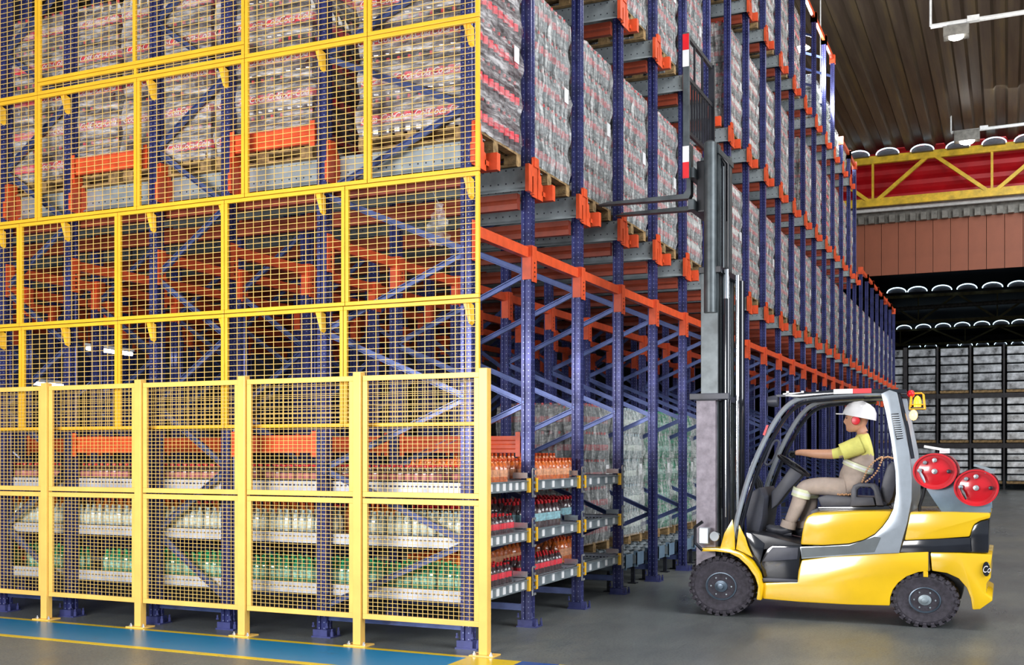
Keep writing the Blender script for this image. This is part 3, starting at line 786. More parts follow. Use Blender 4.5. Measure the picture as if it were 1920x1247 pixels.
slab('counterweight', [(1744, 1036), (1800, 1037), (1861, 1040), (1857, 1062), (1858, 1084), (1850, 1094), (1849, 1113), (1861, 1120), (1861, 1127), (1838, 1143), (1823, 1144), (1820, 1122), (1812, 1102), (1797, 1085), (1775, 1075), (1747, 1071)], M['fork_yellow'], FK+.005, YE-.005, .02)
slab('underbody', [(1440, 1040), (1445, 1118), (1660, 1128), (1800, 1130), (1815, 1040)], M['black'], FK+.27, YE-.27, 0)
slab('battery_hood', [(1500, 1022), (1503, 1000), (1507, 980), (1513, 968), (1524, 962), (1600, 959), (1673, 958), (1666, 972), (1655, 987), (1640, 1002), (1619, 1013), (1592, 1020), (1542, 1023)], M['fork_yellow'], FK+.01, YE-.01, .022)
slab('rear_hood', [(1706, 960), (1790, 960), (1857, 962), (1857, 972), (1838, 977), (1826, 984), (1821, 996), (1818, 1007), (1760, 1011), (1695, 1014)], M['fork_yellow'], FK+.012, YE-.012, .02)
slab('rear_stripe', [(1694, 1014), (1819, 1008), (1821, 1036), (1686, 1036)], M['black_gloss'], FK+.02, YE-.02, .006)
gr = slab('rear_grille', [(1826, 985), (1838, 978), (1854, 975), (1853, 1038), (1820, 1037), (1818, 1008), (1821, 996)], M['black_gloss'], FK+.04, YE-.04, .01)
sw = [(1500, 1025), (1545, 1024), (1592, 1021), (1619, 1014), (1640, 1003), (1655, 988), (1666, 973), (1675, 955), (1680, 925), (1679, 885), (1670, 822), (1660, 770), (1652, 738), (1668, 731), (1682, 736), (1692, 784), (1705, 847), (1710, 897), (1709, 938), (1701, 980), (1692, 1012), (1686, 1037), (1600, 1041), (1503, 1048)]
k_ = 9
slab('side_pillar', sw, M['silver'], FK-.006, FK+.055, .006)
slab('side_pillar', sw, M['silver'], YE-.055, YE+.006, .006)
slab('grey_stripe', [(1502, 1027), (1592, 1023), (1640, 1006), (1652, 1008), (1640, 1035), (1503, 1046)], M['grey_stripe'], FK-.009, FK-.004, 0)
# vent louvres in the pillar
vt = slab('vent', [(1671, 776), (1685, 775), (1694, 822), (1681, 825)], M['black'], FK-.010, FK-.004, .002)
for i in range(11):
    y = 779+i*4.1; a = S(1672+i*.95, y); b = S(1686+i*.85, y-.5)
    MB().bar((a[0], FK-.012, a[1]), (b[0], FK-.012, b[1]), .008, .008).build('louvre', M['silver'], vt) if False else link('louvre', MB().bar((a[0]+1.6, FK-.012-FK-FW/2, a[1]), (b[0]+1.6, -FW/2-.012, b[1]), .008, .009).mesh('louvre', M['silver']), vt)
# step well and side step
slab('side_step', [(1424, 1058), (1436, 1030), (1446, 1022), (1500, 1024), (1498, 1060), (1494, 1090), (1432, 1087)], M['black_gloss'], FK+.03, YE-.03, .012)
slab('step_tread', [(1430, 1084), (1496, 1087), (1495, 1092), (1430, 1091)], M['charcoal'], FK-.004, FK+.2, .003)
slab('battery_door', [(1440, 1036), (1448, 1027), (1497, 1027), (1495, 1049), (1428, 1054)], M['charcoal'], FK+.012, FK+.04, .006)
slab('floor_plate', [(1396, 998), (1440, 1006), (1502, 1022), (1500, 1030), (1440, 1030), (1412, 1035)], M['black'], FK+.05, YE-.05, .01)
# front cowl and dash
slab('front_cowl', [(1388, 1010), (1386, 960), (1395, 925), (1412, 915), (1423, 935), (1418, 975), (1410, 1010)], M['charcoal'], FK+.28, YE-.1, .02)
slab('knee_plate', [(1396, 998), (1407, 1000), (1432, 1020), (1424, 1058), (1408, 1040), (1398, 1020)], M['black_gloss'], FK+.04, YE-.1, .008)
# front fenders with brackets
for y0 in (FK-.06, YE-.18):
    outer = [(1318, 1027), (1345, 1027), (1372, 1029), (1394, 1038), (1412, 1053), (1426, 1075), (1432, 1098), (1429, 1124)]
    inner = [(1421, 1123), (1424, 1098), (1418, 1080), (1404, 1060), (1388, 1045), (1370, 1036), (1345, 1033), (1318, 1033)]
    slab('front_fender', outer+inner, M['fork_yellow'], y0, y0+.24, .004)
slab('fender_bracket', [(1350, 1029), (1358, 1000), (1373, 974), (1377, 1000), (1378, 1030)], M['fork_yellow'], FK, FK+.02, .002)
slab('fender_bracket', [(1386, 985), (1391, 996), (1397, 1008), (1402, 1024), (1411, 1045), (1394, 1036), (1380, 1030)], M['fork_yellow'], FK, FK+.02, .002)
# overhead guard
ap = [(1370, 1034), (1374, 1005), (1384, 960), (1401, 900), (1425, 840), (1452, 790), (1473, 763), (1494, 749), (1520, 743), (1560, 740), (1610, 738), (1655, 738)]
def smoothpath(pts, k=4):
    out = []
    for i in range(len(pts)-1):
        p0 = pts[max(i-1, 0)]; p1 = pts[i]; p2 = pts[i+1]; p3 = pts[min(i+2, len(pts)-1)]
        for j in range(k):
            t = j/k
            out.append(tuple(.5*((2*b)+(-a+c2)*t+(2*a-5*b+4*c2-d)*t*t+(-a+3*b-3*c2+d)*t**3) for a, b, c2, d in zip(p0, p1, p2, p3)))
    return out+[pts[-1]]
aps = smoothpath(ap)
for y in (FK+.03, YE-.03):
    MB().tube([(*[S(a, b)[0]], y, S(a, b)[1]) for a, b in aps], .024, 8).build('guard_tube', M['silver'], fk, smooth=True)
    MB().tube([(S(a+9, b+7)[0], y+.015, S(a+9, b+7)[1]) for a, b in aps[:-4]], .020, 8).build('inner_tube', M['black_gloss'], fk, smooth=True)
slab('roof_rail', [(1470, 742), (1500, 737), (1560, 731), (1640, 729), (1698, 730), (1700, 738), (1640, 737), (1560, 741), (1500, 747)], M['black_gloss'], FK-.002, FK+.06, .004)
slab('roof_rail', [(1470, 742), (1500, 737), (1560, 731), (1640, 729), (1698, 730), (1700, 738), (1640, 737), (1560, 741), (1500, 747)], M['black_gloss'], YE-.06, YE, .004)
slab('roof_plate', [(1466, 737), (1500, 735), (1500, 738), (1466, 740)], M['white'], FK+.05, YE-.05, 0)
for i in range(8):
    a = S(1475+i*28, 736-i*.5); MB().box(a[0]-.012, a[0]+.012, FK+.05, YE-.05, a[1]-.01, a[1]+.015).build('roof_bar', M['black_gloss'], fk)
slab('white_marking', [(1563, 730), (1599, 729), (1599, 738), (1563, 739)], M['white'], FK-.006, FK-.002, 0)
slab('red_marking', [(1599, 729), (1634, 728), (1634, 737), (1599, 738)], M['red_tape'], FK-.006, FK-.002, 0)
slab('red_marking', [(1430, 815), (1437, 797), (1441, 797), (1434, 817)], M['red_tape'], FK-.0, FK+.004, 0)
MB().tube([(S(1684, 735)[0], FK+.03, S(1684, 735)[1]), (S(1700, 800)[0], FK+.03, S(1700, 800)[1]), (S(1711, 860)[0], FK+.03, S(1711, 860)[1])], .016, 8).build('rear_tube', M['black_gloss'], fk, smooth=True)
# lamps on the guard
hl = S(1450, 752); MB().lathe([(.01, -.07), (.045, -.06), (.055, -.01), (.055, .03), (.045, .035)], 14, axis='x', c=(hl[0], FK+.06, hl[1])).build('work_lamp', M['charcoal'], fk, smooth=True)
wl = MB().box(hl[0]+.02, hl[0]+.12, FK+.03, FK+.09, hl[1]+.04, hl[1]+.06).build('lamp_bracket', M['charcoal'], fk)
rl = S(1707, 738); MB().ball((rl[0], FK+.05, rl[1]), .035, 10).build('red_lamp', M['red_tape'], fk, smooth=True)
tl = S(1712, 778); MB().ball((tl[0], FK+.05, tl[1]), .04, 10, (.9, .6, 1.2)).build('tail_lamp', M['tail'], fk, smooth=True)
MB().tube([(S(1702, 740)[0], FK+.05, S(1702, 740)[1]), (S(1704, 770)[0], FK+.05, S(1704, 770)[1])], .007, 6).build('lamp_stalk', M['black'], fk)
bc = S(1719, 752); cage = MB()
for sx, sy in ((-1, -1), (1, -1), (1, 1), (-1, 1)): cage.tube([(bc[0]+sx*.062, FK+.08+sy*.06, bc[1]-.07), (bc[0]+sx*.05, FK+.08+sy*.05, bc[1]+.06), (bc[0]+sx*.03, FK+.08+sy*.03, bc[1]+.075)], .0065, 6)
for z, r in ((-.07, .062), (-.03, .058), (.072, .035)):
    cage.tube([(bc[0]+sx*r, FK+.08+sy*r, bc[1]+z) for sx, sy in ((-1, -1), (1, -1), (1, 1), (-1, 1), (-1, -1))], .006, 6)
cage.build('beacon_cage', M['yellow'], fk, smooth=True)
MB().lathe([(.03, -.05), (.032, 0), (.022, .035), (.005, .05)], 12, c=(bc[0], FK+.08, bc[1])).build('beacon', M['amber'], fk, smooth=True)
MB().box(bc[0]-.07, bc[0]+.05, FK+.05, FK+.11, bc[1]-.078, bc[1]-.05).build('beacon_base', M['black'], fk)
# wheels
def wheel(name, px, py, rx, rz, y0, wd, lug):
    cx_, cz_ = S(px, py, y0); cz_ = rz
    yc = y0+wd/2
    ty = MB().lathe([(.58, -wd/2+.01), (.80, -wd/2), (.93, -wd/2+.012), (.965, -wd/2+.035), (.965, wd/2-.035), (.93, wd/2-.012), (.8, wd/2), (.58, wd/2-.01)], 48, axis='y', c=(cx_, yc, cz_), sx=rx, sz=rz)
    for i in range(lug):
        a = 2*PI*i/lug; da = PI/lug*.58
        for sgn in (-1, 1):
            y_a, y_b = (yc-wd/2-.003, yc-.01) if sgn < 0 else (yc+.01, yc+wd/2+.003); o = (0 if sgn < 0 else PI/lug)
            q_ = []
            for rr_, yy in ((.955, y_a), (1.0, y_a), (1.0, y_b), (.955, y_b)):
                for s2 in (-1, 1): q_.append((cx_+rx*rr_*math.cos(a+o+s2*da), yy, cz_+rz*rr_*math.sin(a+o+s2*da)))
            ty.add(q_, [(0, 1, 3, 2), (2, 3, 5, 4), (4, 5, 7, 6), (0, 2, 4, 6), (1, 3, 5, 7)])
            q_ = []
            for rr_, yy in ((.80, y_a+.004), (.985, y_a-.003 if sgn < 0 else y_b+.003)):
                pass
            if sgn < 0:   # shoulder lug on the outer side
                vs = [(cx_+rx*r_*math.cos(a+s2*da*.8), yc-wd/2-e, cz_+rz*r_*math.sin(a+s2*da*.8)) for r_, e in ((.84, -.002), (.88, .008), (.96, .004)) for s2 in (-1, 1)]
                ty.add(vs, [(0, 1, 3, 2), (2, 3, 5, 4)])
    w_ = ty.build('wheel', M['rubber'], fk, smooth=False)
    L = lambda mb, nm, m: link(nm, mb.mesh(nm, m, True, WP[fk.name]), w_, own=WP[fk.name])
    L(MB().lathe([(.60, -wd/2+.012), (.60, -wd/2-.004), (.56, -wd/2-.006), (.52, -wd/2+.015), (.47, -wd/2+.05), (.3, -wd/2+.045), (.3, -wd/2+.05)], 40, axis='y', c=(cx_, yc, cz_), sx=rx*.78, sz=rz*.78), 'rim', M['rim'])
    L(MB().lathe([(.25, -wd/2+.045), (.24, -wd/2-.005), (.12, -wd/2-.012), (.11, -wd/2-.03), (.06, -wd/2-.032)][::-1], 20, axis='y', c=(cx_, yc, cz_), sx=rx*.8, sz=rz*.8), 'hub', M['rim'] if px < 1500 else M['steel_mat'])
    for i in range(6):
        a = 2*PI*i/6; L(MB().lathe([(.017, -wd/2+.05), (.017, -wd/2+.02), (.008, -wd/2+.018), (.008, -wd/2+.002)][::-1], 6, axis='y', c=(cx_+rx*.31*math.cos(a), yc, cz_+rz*.31*math.sin(a))), 'lug_nut', M['steel_mat'])
    return w_
wheel('front', 1352, 1098, .315, .282, FK-.03, .22, 26); wheel('front', 1352, 1098, .315, .282, YE-.19, .22, 26)
_save = S
def wheel2(y0):
    return wheel('rear', 1734, 1120, .287, .243, y0, .19, 24)
wheel2(FK+.02); wheel2(YE-.21)
# axle
cxw = S(1352, 1098)[0]; MB().tube([(cxw, FK+.18, .28), (cxw, YE-.18, .28)], .09, 10).build('axle', M['black'], fk)
cxw = S(1734, 1120)[0]; MB().box(cxw-.1, cxw+.1, FK+.18, YE-.18, .18, .34).build('axle', M['black'], fk)
MB().box(S(1741, 1050)[0], S(1743, 1050)[0], FK-.002, FK+.002, S(1741, 1071)[1], S(1741, 1036)[1]).build('panel_seam', M['black'], fk)
MB().box(S(1731, 1070)[0], S(1740, 1070)[0], FK, FK+.05, S(1731, 1082)[1], S(1731, 1071)[1]).build('lift_lug', M['fork_yellow'], fk, bevel=.004)
# badge at the tail with a white script C
bdc = S(1854, 1067)
bd = MB().lathe([(.055, 0), (.055, -.01), (.05, -.012)], 20, axis='y', c=(bdc[0]-.02, FK-.0, bdc[1]), sx=.55, sz=1.15).build('badge', M['black_gloss'], fk)
fb = bpy.data.curves.new('badge_text', 'FONT'); fb.body = 'Co'; fb.size = .085; fb.shear = .35; fb.extrude = .002; fb.align_x = 'CENTER'; fb.resolution_u = 3
tb = bpy.data.objects.new('tmp2', fb); COL.objects.link(tb); bpy.context.view_layer.update()
tm = bpy.data.meshes.new_from_object(tb.evaluated_get(bpy.context.evaluated_depsgraph_get())); bpy.data.objects.remove(tb)
tm.materials.clear(); tm.materials.append(M['white_print'])
link('badge_lettering', tm, bd, (bdc[0]-.02+1.6, -FW/2-.016, bdc[1]-.03), (PI/2, 0, 0), scale=(.62, 1, 1))
# gas tanks on a bracket
slab('tank_bracket', [(1735, 917), (1762, 905), (1790, 895), (1800, 925), (1857, 945), (1858, 962), (1765, 962), (1750, 940)], M['bluegrey'], FK+.10, FK+.16, .004)
slab('tank_bracket', [(1735, 917), (1762, 905), (1790, 895), (1800, 925), (1857, 945), (1858, 962), (1765, 962), (1750, 940)], M['bluegrey'], YE-.20, YE-.14, .004)
def tank(px, py, ln, clip):
    cx_, cz_ = S(px, py); R1, R2 = .182, .160
    y0 = FK+.04
    t = MB().lathe([(.90, .012), (.92, -.02), (1.0, -.02), (1.0, .06), (1.0, .08), (1.0, .70), (.9, .76), (.5, .80)], 36, axis='y', c=(cx_, y0, cz_), sx=R1, sz=R2).build('gas_tank', M['tank_red'], fk, smooth=True)
    off = WP[fk.name]
    def sub(nm, mb, m): return link(nm, mb.mesh(nm, m, True, off), t, own=off)
    sub('end_dome', MB().lathe([(.2, .0), (.5, .006), (.8, .02), (.92, .05)], 32, axis='y', c=(cx_, y0-.006, cz_), sx=R1, sz=R2), M['tank_red'])
    for dx, dz, r, m in ((0, 0, .024, 'steel'), (.0, .31, .020, 'steel'), (-.22, .24, .017, 'steel_mat'), (.32, 0, .018, 'black'), (-.34, .02, .020, 'steel_mat')):
        sub('valve', MB().lathe([(r, 0), (r, -.03), (r*.6, -.033)][::-1], 12, axis='y', c=(cx_+dx*R1*2, y0-.004, cz_+dz*R2*2)), M[m])
    x0, z0 = cx_-.34*R1*2, cz_
    sub('hose_end', MB().tube([(x0, y0-.03, z0), (x0+.025, y0-.045, z0-.05), (x0+.045, y0-.04, z0-.10)], [.010, .014, .008], 8), M['steel_mat'] if ln else M['black'])
    sub('strap', MB().lathe([(1.02, .2), (1.03, .2), (1.03, .25), (1.02, .25)], 32, axis='y', c=(cx_, y0, cz_), sx=R1, sz=R2), M['black'])
    a, b = clip
    sub('clamp', MB().bar((S(*a)[0], y0+.02, S(*a)[1]), (S(*b)[0], y0+.02, S(*b)[1]), .05, .022), M['white'] if ln else M['steel_mat'])
    sub('clamp_foot', MB().box(S(b[0]-18, b[1])[0], S(b[0]+1, b[1])[0], y0+.0, y0+.04, S(b[0], b[1]+5)[1], S(b[0], b[1]-4)[1]), M['white'] if ln else M['steel_mat'])
tank(1752, 884, 1, ((1732, 837), (1779, 845))); tank(1830, 915, 0, ((1826, 872), (1864, 883)))
hs = [(1733, 912), (1729, 930), (1722, 950), (1722, 960)]
MB().tube([(S(a, b)[0], FK+.14, S(a, b)[1]) for a, b in hs], .014, 8).build('gas_hose', M['black'], fk, smooth=True)
# seat, armrest, steering column
YC = FK+FW/2
slab('seat', [(1522, 935), (1540, 930), (1590, 934), (1640, 936), (1658, 946), (1655, 953), (1530, 954)], M['charcoal'], YC-.24, YC+.24, .018)
slab('seat_base', [(1524, 953), (1660, 951), (1668, 960), (1526, 961)], M['black_gloss'], YC-.26, YC+.26, .006)
slab('backrest', [(1640, 940), (1648, 900), (1656, 875), (1666, 866), (1676, 872), (1676, 900), (1668, 935), (1660, 950)], M['charcoal'], YC-.24, YC+.24, .025)
ar = MB()
arm_o = [(1588, 952), (1590, 920), (1594, 911), (1604, 907), (1634, 908), (1642, 915), (1652, 950)]; arm_i = [(1599, 932), (1601, 919), (1607, 915), (1626, 915), (1632, 920), (1634, 934)]
slab('armrest', [(1588, 952), (1590, 920), (1594, 911), (1604, 907), (1634, 908), (1642, 915), (1652, 950), (1638, 950), (1633, 922), (1627, 915), (1607, 915), (1601, 920), (1600, 934), (1632, 934), (1636, 950)], M['charcoal'], YC-.33, YC-.25, .008)
bd_ = thing_b = MB()
bp_ = [(1609, 905), (1614, 893), (1620, 880), (1630, 868), (1641, 860), (1648, 858), (1645, 868), (1638, 884), (1628, 896), (1616, 905)]
sb = smoothpath(bp_, 3)
for a, b in sb[::1]: bd_.ball((S(a, b)[0], YC-.25, S(a, b)[1]), .0105, 8)
for a, b in [(1648+i*3.2, 857+abs(i-3)*.8) for i in range(8)]: bd_.ball((S(a, b)[0], YC-.22, S(a, b)[1]), .010, 8)
for a, b in [(1562+i*4, 929+(i % 2)) for i in range(8)]: bd_.ball((S(a, b)[0], YC-.23, S(a, b)[1]), .010, 8)
tag(bd_.build('beaded_cover', M['bead'], fk, smooth=True), kind='stuff')
slab('column', [(1428, 925), (1438, 915), (1456, 890), (1466, 876), (1482, 884), (1488, 893), (1478, 905), (1462, 922), (1440, 950), (1428, 960)], M['charcoal'], YC-.09, YC+.09, .012)
sc_ = Vector(P(1488, 873, YC)); ax = (Vector(P(1500, 858, YC))-Vector(P(1476, 892, YC))).normalized()
u1 = Vector((0, 1, 0)); u2 = ax.cross(u1).normalized()
ring = [tuple(sc_+(u1*math.cos(t)+u2*math.sin(t))*.17) for t in [2*PI*i/28 for i in range(29)]]
st_ = MB().tube(ring, .015, 8, caps=False)
for t in (0, 2.1, 4.2): st_.tube([sc_, sc_+(u1*math.cos(t)+u2*math.sin(t))*.165], .010, 6)
st_.lathe([(.03, -.02), (.03, .02)], 10, c=tuple(sc_)); st_.build('steering_wheel', M['black'], fk, smooth=True)
gh = [(1432, 868), (1447, 832), (1455, 826), (1459, 832), (1448, 862), (1438, 872), (1432, 868)]
MB().tube([(S(a, b)[0], FK+.04, S(a, b)[1]) for a, b in smoothpath(gh, 3)], .011, 8).build('grab_handle', M['charcoal'], fk, smooth=True)
for i, y in enumerate((.06, .0, -.06)): MB().tube([P(1428+i*3, 955, YC+y), P(1420+i*4, 905, YC+y), P(1412+i*3, 890, YC+y)], .013, 8).build('hydraulic_hose', M['black'], fk, smooth=True)
slab('side_console', [(1500, 1020), (1503, 985), (1510, 960), (1526, 955), (1530, 962), (1515, 1000), (1512, 1022)], M['charcoal'], FK+.3, YE-.1, .01)
# ---- mast
YN, YF = FK+.14, YE-.16
mx = onY(1325, YN)
def mz(py, Y=YN): return zz(mx, Y, py)
def rail_(name, x0, x1, y, z0, z1, m, inw):
    mb = MB().box(x0, x1, y-.012, y+.012, z0, z1)
    mb.box(x0, x0+.028, min(y, y+inw*.09), max(y, y+inw*.09), z0, z1).box(x1-.028, x1, min(y, y+inw*.09), max(y, y+inw*.09), z0, z1)
    return mb.build(name, m, fk, bevel=.003)
zo, zm_, zi = mz(738), mz(500), mz(266)
xa = mx-.10
for y, inw in ((YN, 1), (YF, -1)):
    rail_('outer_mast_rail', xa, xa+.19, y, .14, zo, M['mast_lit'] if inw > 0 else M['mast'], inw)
    rail_('middle_mast_rail', xa+.03, xa+.20, y+inw*.06, .3, zm_, M['mast'], inw)
    rail_('inner_mast_rail', xa+.05, xa+.19, y+inw*.12, 1.6, zi, M['mast'], inw)
MB().tube([(xa+.27, YN+.1, .25), (xa+.27, YN+.1, mz(560))], .042, 14).build('lift_cylinder', M['black_gloss'], fk, smooth=True)
MB().tube([(xa+.27, YN+.1, mz(560)), (xa+.27, YN+.1, mz(505))], .03, 14).build('cylinder_rod', M['chrome'], fk, smooth=True)
MB().tube([(xa+.36, YN+.17, .3), (xa+.36, YN+.17, mz(515))], .022, 10).build('cylinder_pipe', M['chrome'], fk, smooth=True)
MB().tube([(xa+.27, YF-.08, .25), (xa+.27, YF-.08, mz(510))], .042, 14).build('lift_cylinder', M['black_gloss'], fk, smooth=True)
MB().tube([(xa+.16, YN+.33, 1.8), (xa+.16, YN+.33, mz(300))], .05, 14).build('lift_cylinder', M['mast'], fk, smooth=True)
MB().tube([(xa+.13, YN+.02, 2.9), (xa+.13, YN+.02, mz(268)), (xa+.13, YN+.02, mz(264))], [.062, .062, .03], 14).build('mast_head', M['mast'], fk, smooth=True)
for i in range(3):
    MB().tube([(xa+.20+i*.03, YN+.22, 1.0), (xa+.20+i*.03, YN+.22, mz(300)), (xa+.17+i*.02, YN+.2, mz(288))], .010, 6).build('mast_hose', M['black'], fk, smooth=True)
ch = MB()
for i in range(90): z = 1.2+i*.035; ch.box(xa+.165, xa+.18, YN+.24+(i % 2)*.006, YN+.268-(i % 2)*.006, z, z+.03)
ch.build('lift_chain', M['steel_mat'], fk)
MB().box(xa-.0, xa+.22, YN-.03, YF+.03, zo-.07, zo-.01).box(xa-.06, xa+.33, YN-.05, YN-.015, zo-.06, zo).build('mast_crossbar', M['charcoal'], fk, bevel=.006)
MB().box(xa+.02, xa+.24, YN+.0, YF, zm_-.06, zm_).build('mast_crossbar', M['black'], fk, bevel=.004)
MB().box(xa+.05, xa+.2, YN+.08, YF-.08, zi-.10, zi-.04).build('mast_crossbar', M['mast'], fk, bevel=.004)
MB().box(xa+.18, xa+.36, YN+.03, YF, .16, .36).build('mast_foot', M['black'], fk, bevel=.01)
MB().tube([(xa+.30, YN-.06, mz(968)), (xa+.30, YN-.06, mz(752)), ], .006, 6).build('hydraulic_pipe', M['chrome'], fk)
# front lamp with guard on the near fender
lp = [(1302, 998), (1312, 985), (1322, 978)]
hp = SP([(1318, 978), (1304, 988), (1304, 1018), (1318, 1032)], FK-.04)
MB().tube([(a, FK-.05, b) for a, b in hp], .016, 8).build('lamp_guard', M['black'], fk, smooth=True)
hb = S(1318, 1005, FK-.04); MB().box(hb[0]-.05, hb[0]+.05, FK-.02, FK+.06, hb[1]-.08, hb[1]+.08).build('head_lamp', M['steel'], fk, bevel=.01)
MB().lathe([(.045, -.04), (.05, -.02), (.03, .04)], 14, axis='y', c=(hb[0]+.11, FK-.0, hb[1])).build('side_lamp', M['chrome'], fk, smooth=True)
# ---- carriage, load backrest, forks
bxp = onY(1287, FK+.05)
zB0, zB1 = zz(bxp, FK+.05, 333), zz(bxp, FK+.05, 62)
yb0, yb1 = FK+.05, YE-.05
br_ = MB().box(bxp-.03, bxp+.03, yb0-.02, yb0+.02, zB0, zB1).build('backrest_post', M['mast'], fk, bevel=.004)
def mark(z0, z1, m, nm): MB().box(bxp-.031, bxp+.031, yb0-.024, yb0-.020, z0, z1).build(nm, M[m], fk)
zf = lambda py: zz(bxp, FK+.05, py)
mark(zf(95), zf(65), 'red_tape', 'red_marking'); mark(zf(126), zf(95), 'white', 'white_marking')
mark(zf(305), zf(275), 'white', 'white_marking'); mark(zf(335), zf(305), 'red_tape', 'red_marking')
MB().box(bxp-.03, bxp+.03, yb1-.02, yb1+.02, zB0, zB1).build('backrest_post', M['black'], fk)
for z in (zB1-.02, zB1-.42, zB0+.45): MB().box(bxp-.015, bxp+.015, yb0, yb1, z-.02, z+.02).build('backrest_bar', M['black'], fk)
for i in range(9): y = yb0+.10*(i+1); MB().box(bxp-.010, bxp+.010, y-.008, y+.008, zB0+.45, zB1-.4).build('backrest_slat', M['black'], fk) if y < yb1-.03 else None
for i in (3, 6): y = yb0+.10*i; MB().box(bxp-.01, bxp+.01, y-.008, y+.008, zB1-.42, zB1).build('backrest_slat', M['black'], fk)
for z in (zB0+.06, zB0-.25): MB().box(bxp-.0, bxp+.06, yb0+.05, yb1-.05, z-.05, z+.05).build('carriage_bar', M['mast'], fk, bevel=.004)
MB().box(bxp+.05, bxp+.22, YN+.1, YF-.1, zB0-.3, zB0+.2).build('carriage', M['black'], fk, bevel=.01)
for yy, py, tip in ((FK+.38, 374, 1128), (FK+.78, 396, 1168)):
    pass
for (yy, zf_, tipx) in ((FK+.26, zz(-3.3, FK+.26, 376), -3.80), (FK+.80, zz(-3.3, FK+.26, 376), -3.80)):
    pr = [(bxp+.0, zf_+.50), (bxp-.04, zf_+.50), (bxp-.045, zf_+.06), (bxp-.075, zf_+.02), (tipx+.1, zf_+.012), (tipx, zf_-.005), (tipx, zf_-.012), (bxp-.02, zf_-.03), (bxp, zf_+.01)]
    MB().prism(pr, yy-.05, yy+.05).build('fork', M['mast'], fk, bevel=.004)

# ------------------------------------------------------------------ driver
YD = YC-.02
def J(px, py, dy=0): return Vector(P(px, py, YD+dy))
def skinned(chains, rad, sub=2):
    """chains: lists of joint names; returns a mesh grown from the skeleton"""
    names = []; edges = []
    for ch in chains:
        for a in ch:
            if a not in names: names.append(a)
        for a, b in zip(ch, ch[1:]): edges.append((names.index(a), names.index(b)))
    me = bpy.data.meshes.new('skeleton'); me.from_pydata([JT[n] for n in names], edges, []); ob = bpy.data.objects.new('skeleton', me); COL.objects.link(ob)
    md = ob.modifiers.new('s', 'SKIN'); md.use_smooth_shade = True
    for i, n in enumerate(names):
        r = rad[n]; me.skin_vertices[0].data[i].radius = r if isinstance(r, tuple) else (r, r)
    me.skin_vertices[0].data[0].use_root = True
    ss = ob.modifiers.new('u', 'SUBSURF'); ss.levels = sub; ss.render_levels = sub
    bpy.context.view_layer.update(); dg = bpy.context.evaluated_depsgraph_get()
    out = bpy.data.meshes.new_from_object(ob.evaluated_get(dg)); bpy.data.objects.remove(ob); return out
JT = {'pelvis': J(1590, 915), 'waist': J(1601, 890), 'chest': J(1617, 860), 'upchest': J(1624, 836), 'neck': J(1618, 812), 'skull': J(1612, 797)}
RD = {'pelvis': (.115, .135), 'waist': (.118, .135), 'chest': (.132, .15), 'upchest': (.105, .145), 'neck': .055, 'skull': .05}
chains = [['pelvis', 'waist', 'chest', 'upchest', 'neck', 'skull']]
for sd, d in (('n', -.17), ('f', .17)):
    dx = 0 if d < 0 else 5
    JT['sh'+sd] = J(1618, 833, d); JT['el'+sd] = J(1566+dx, 852, d*1.25); JT['fa'+sd] = J(1530+dx, 851, d*1.15); JT['wr'+sd] = J(1499+dx, 848, d*.95); JT['pa'+sd] = J(1489+dx, 850, d*.9)
    RD['sh'+sd] = .082; RD['el'+sd] = .052; RD['fa'+sd] = .045; RD['wr'+sd] = .030; RD['pa'+sd] = (.034, .026)
    chains.append(['upchest', 'sh'+sd, 'el'+sd, 'fa'+sd, 'wr'+sd, 'pa'+sd])
    h = d*.52; lo = 0 if d < 0 else 1
    JT['hi'+sd] = J(1582, 916, h); JT['mt'+sd] = J(1545, 911, h*1.05); JT['kn'+sd] = J(1506+12*lo, 913+4*lo, h*1.15); JT['cf'+sd] = J(1496+24*lo, 948, h*1.1); JT['an'+sd] = J(1478+30*lo, 986, h)
    RD['hi'+sd] = .105; RD['mt'+sd] = .094; RD['kn'+sd] = .082; RD['cf'+sd] = .076; RD['an'+sd] = .060
    chains.append(['pelvis', 'hi'+sd, 'mt'+sd, 'kn'+sd, 'cf'+sd, 'an'+sd])
body = skinned(chains, RD)
dr = thing('person', 'person in white helmet and yellow-shouldered beige work clothes driving the forklift', 'person', tuple(J(1590, 915)))
DW = Vector(dr.location)
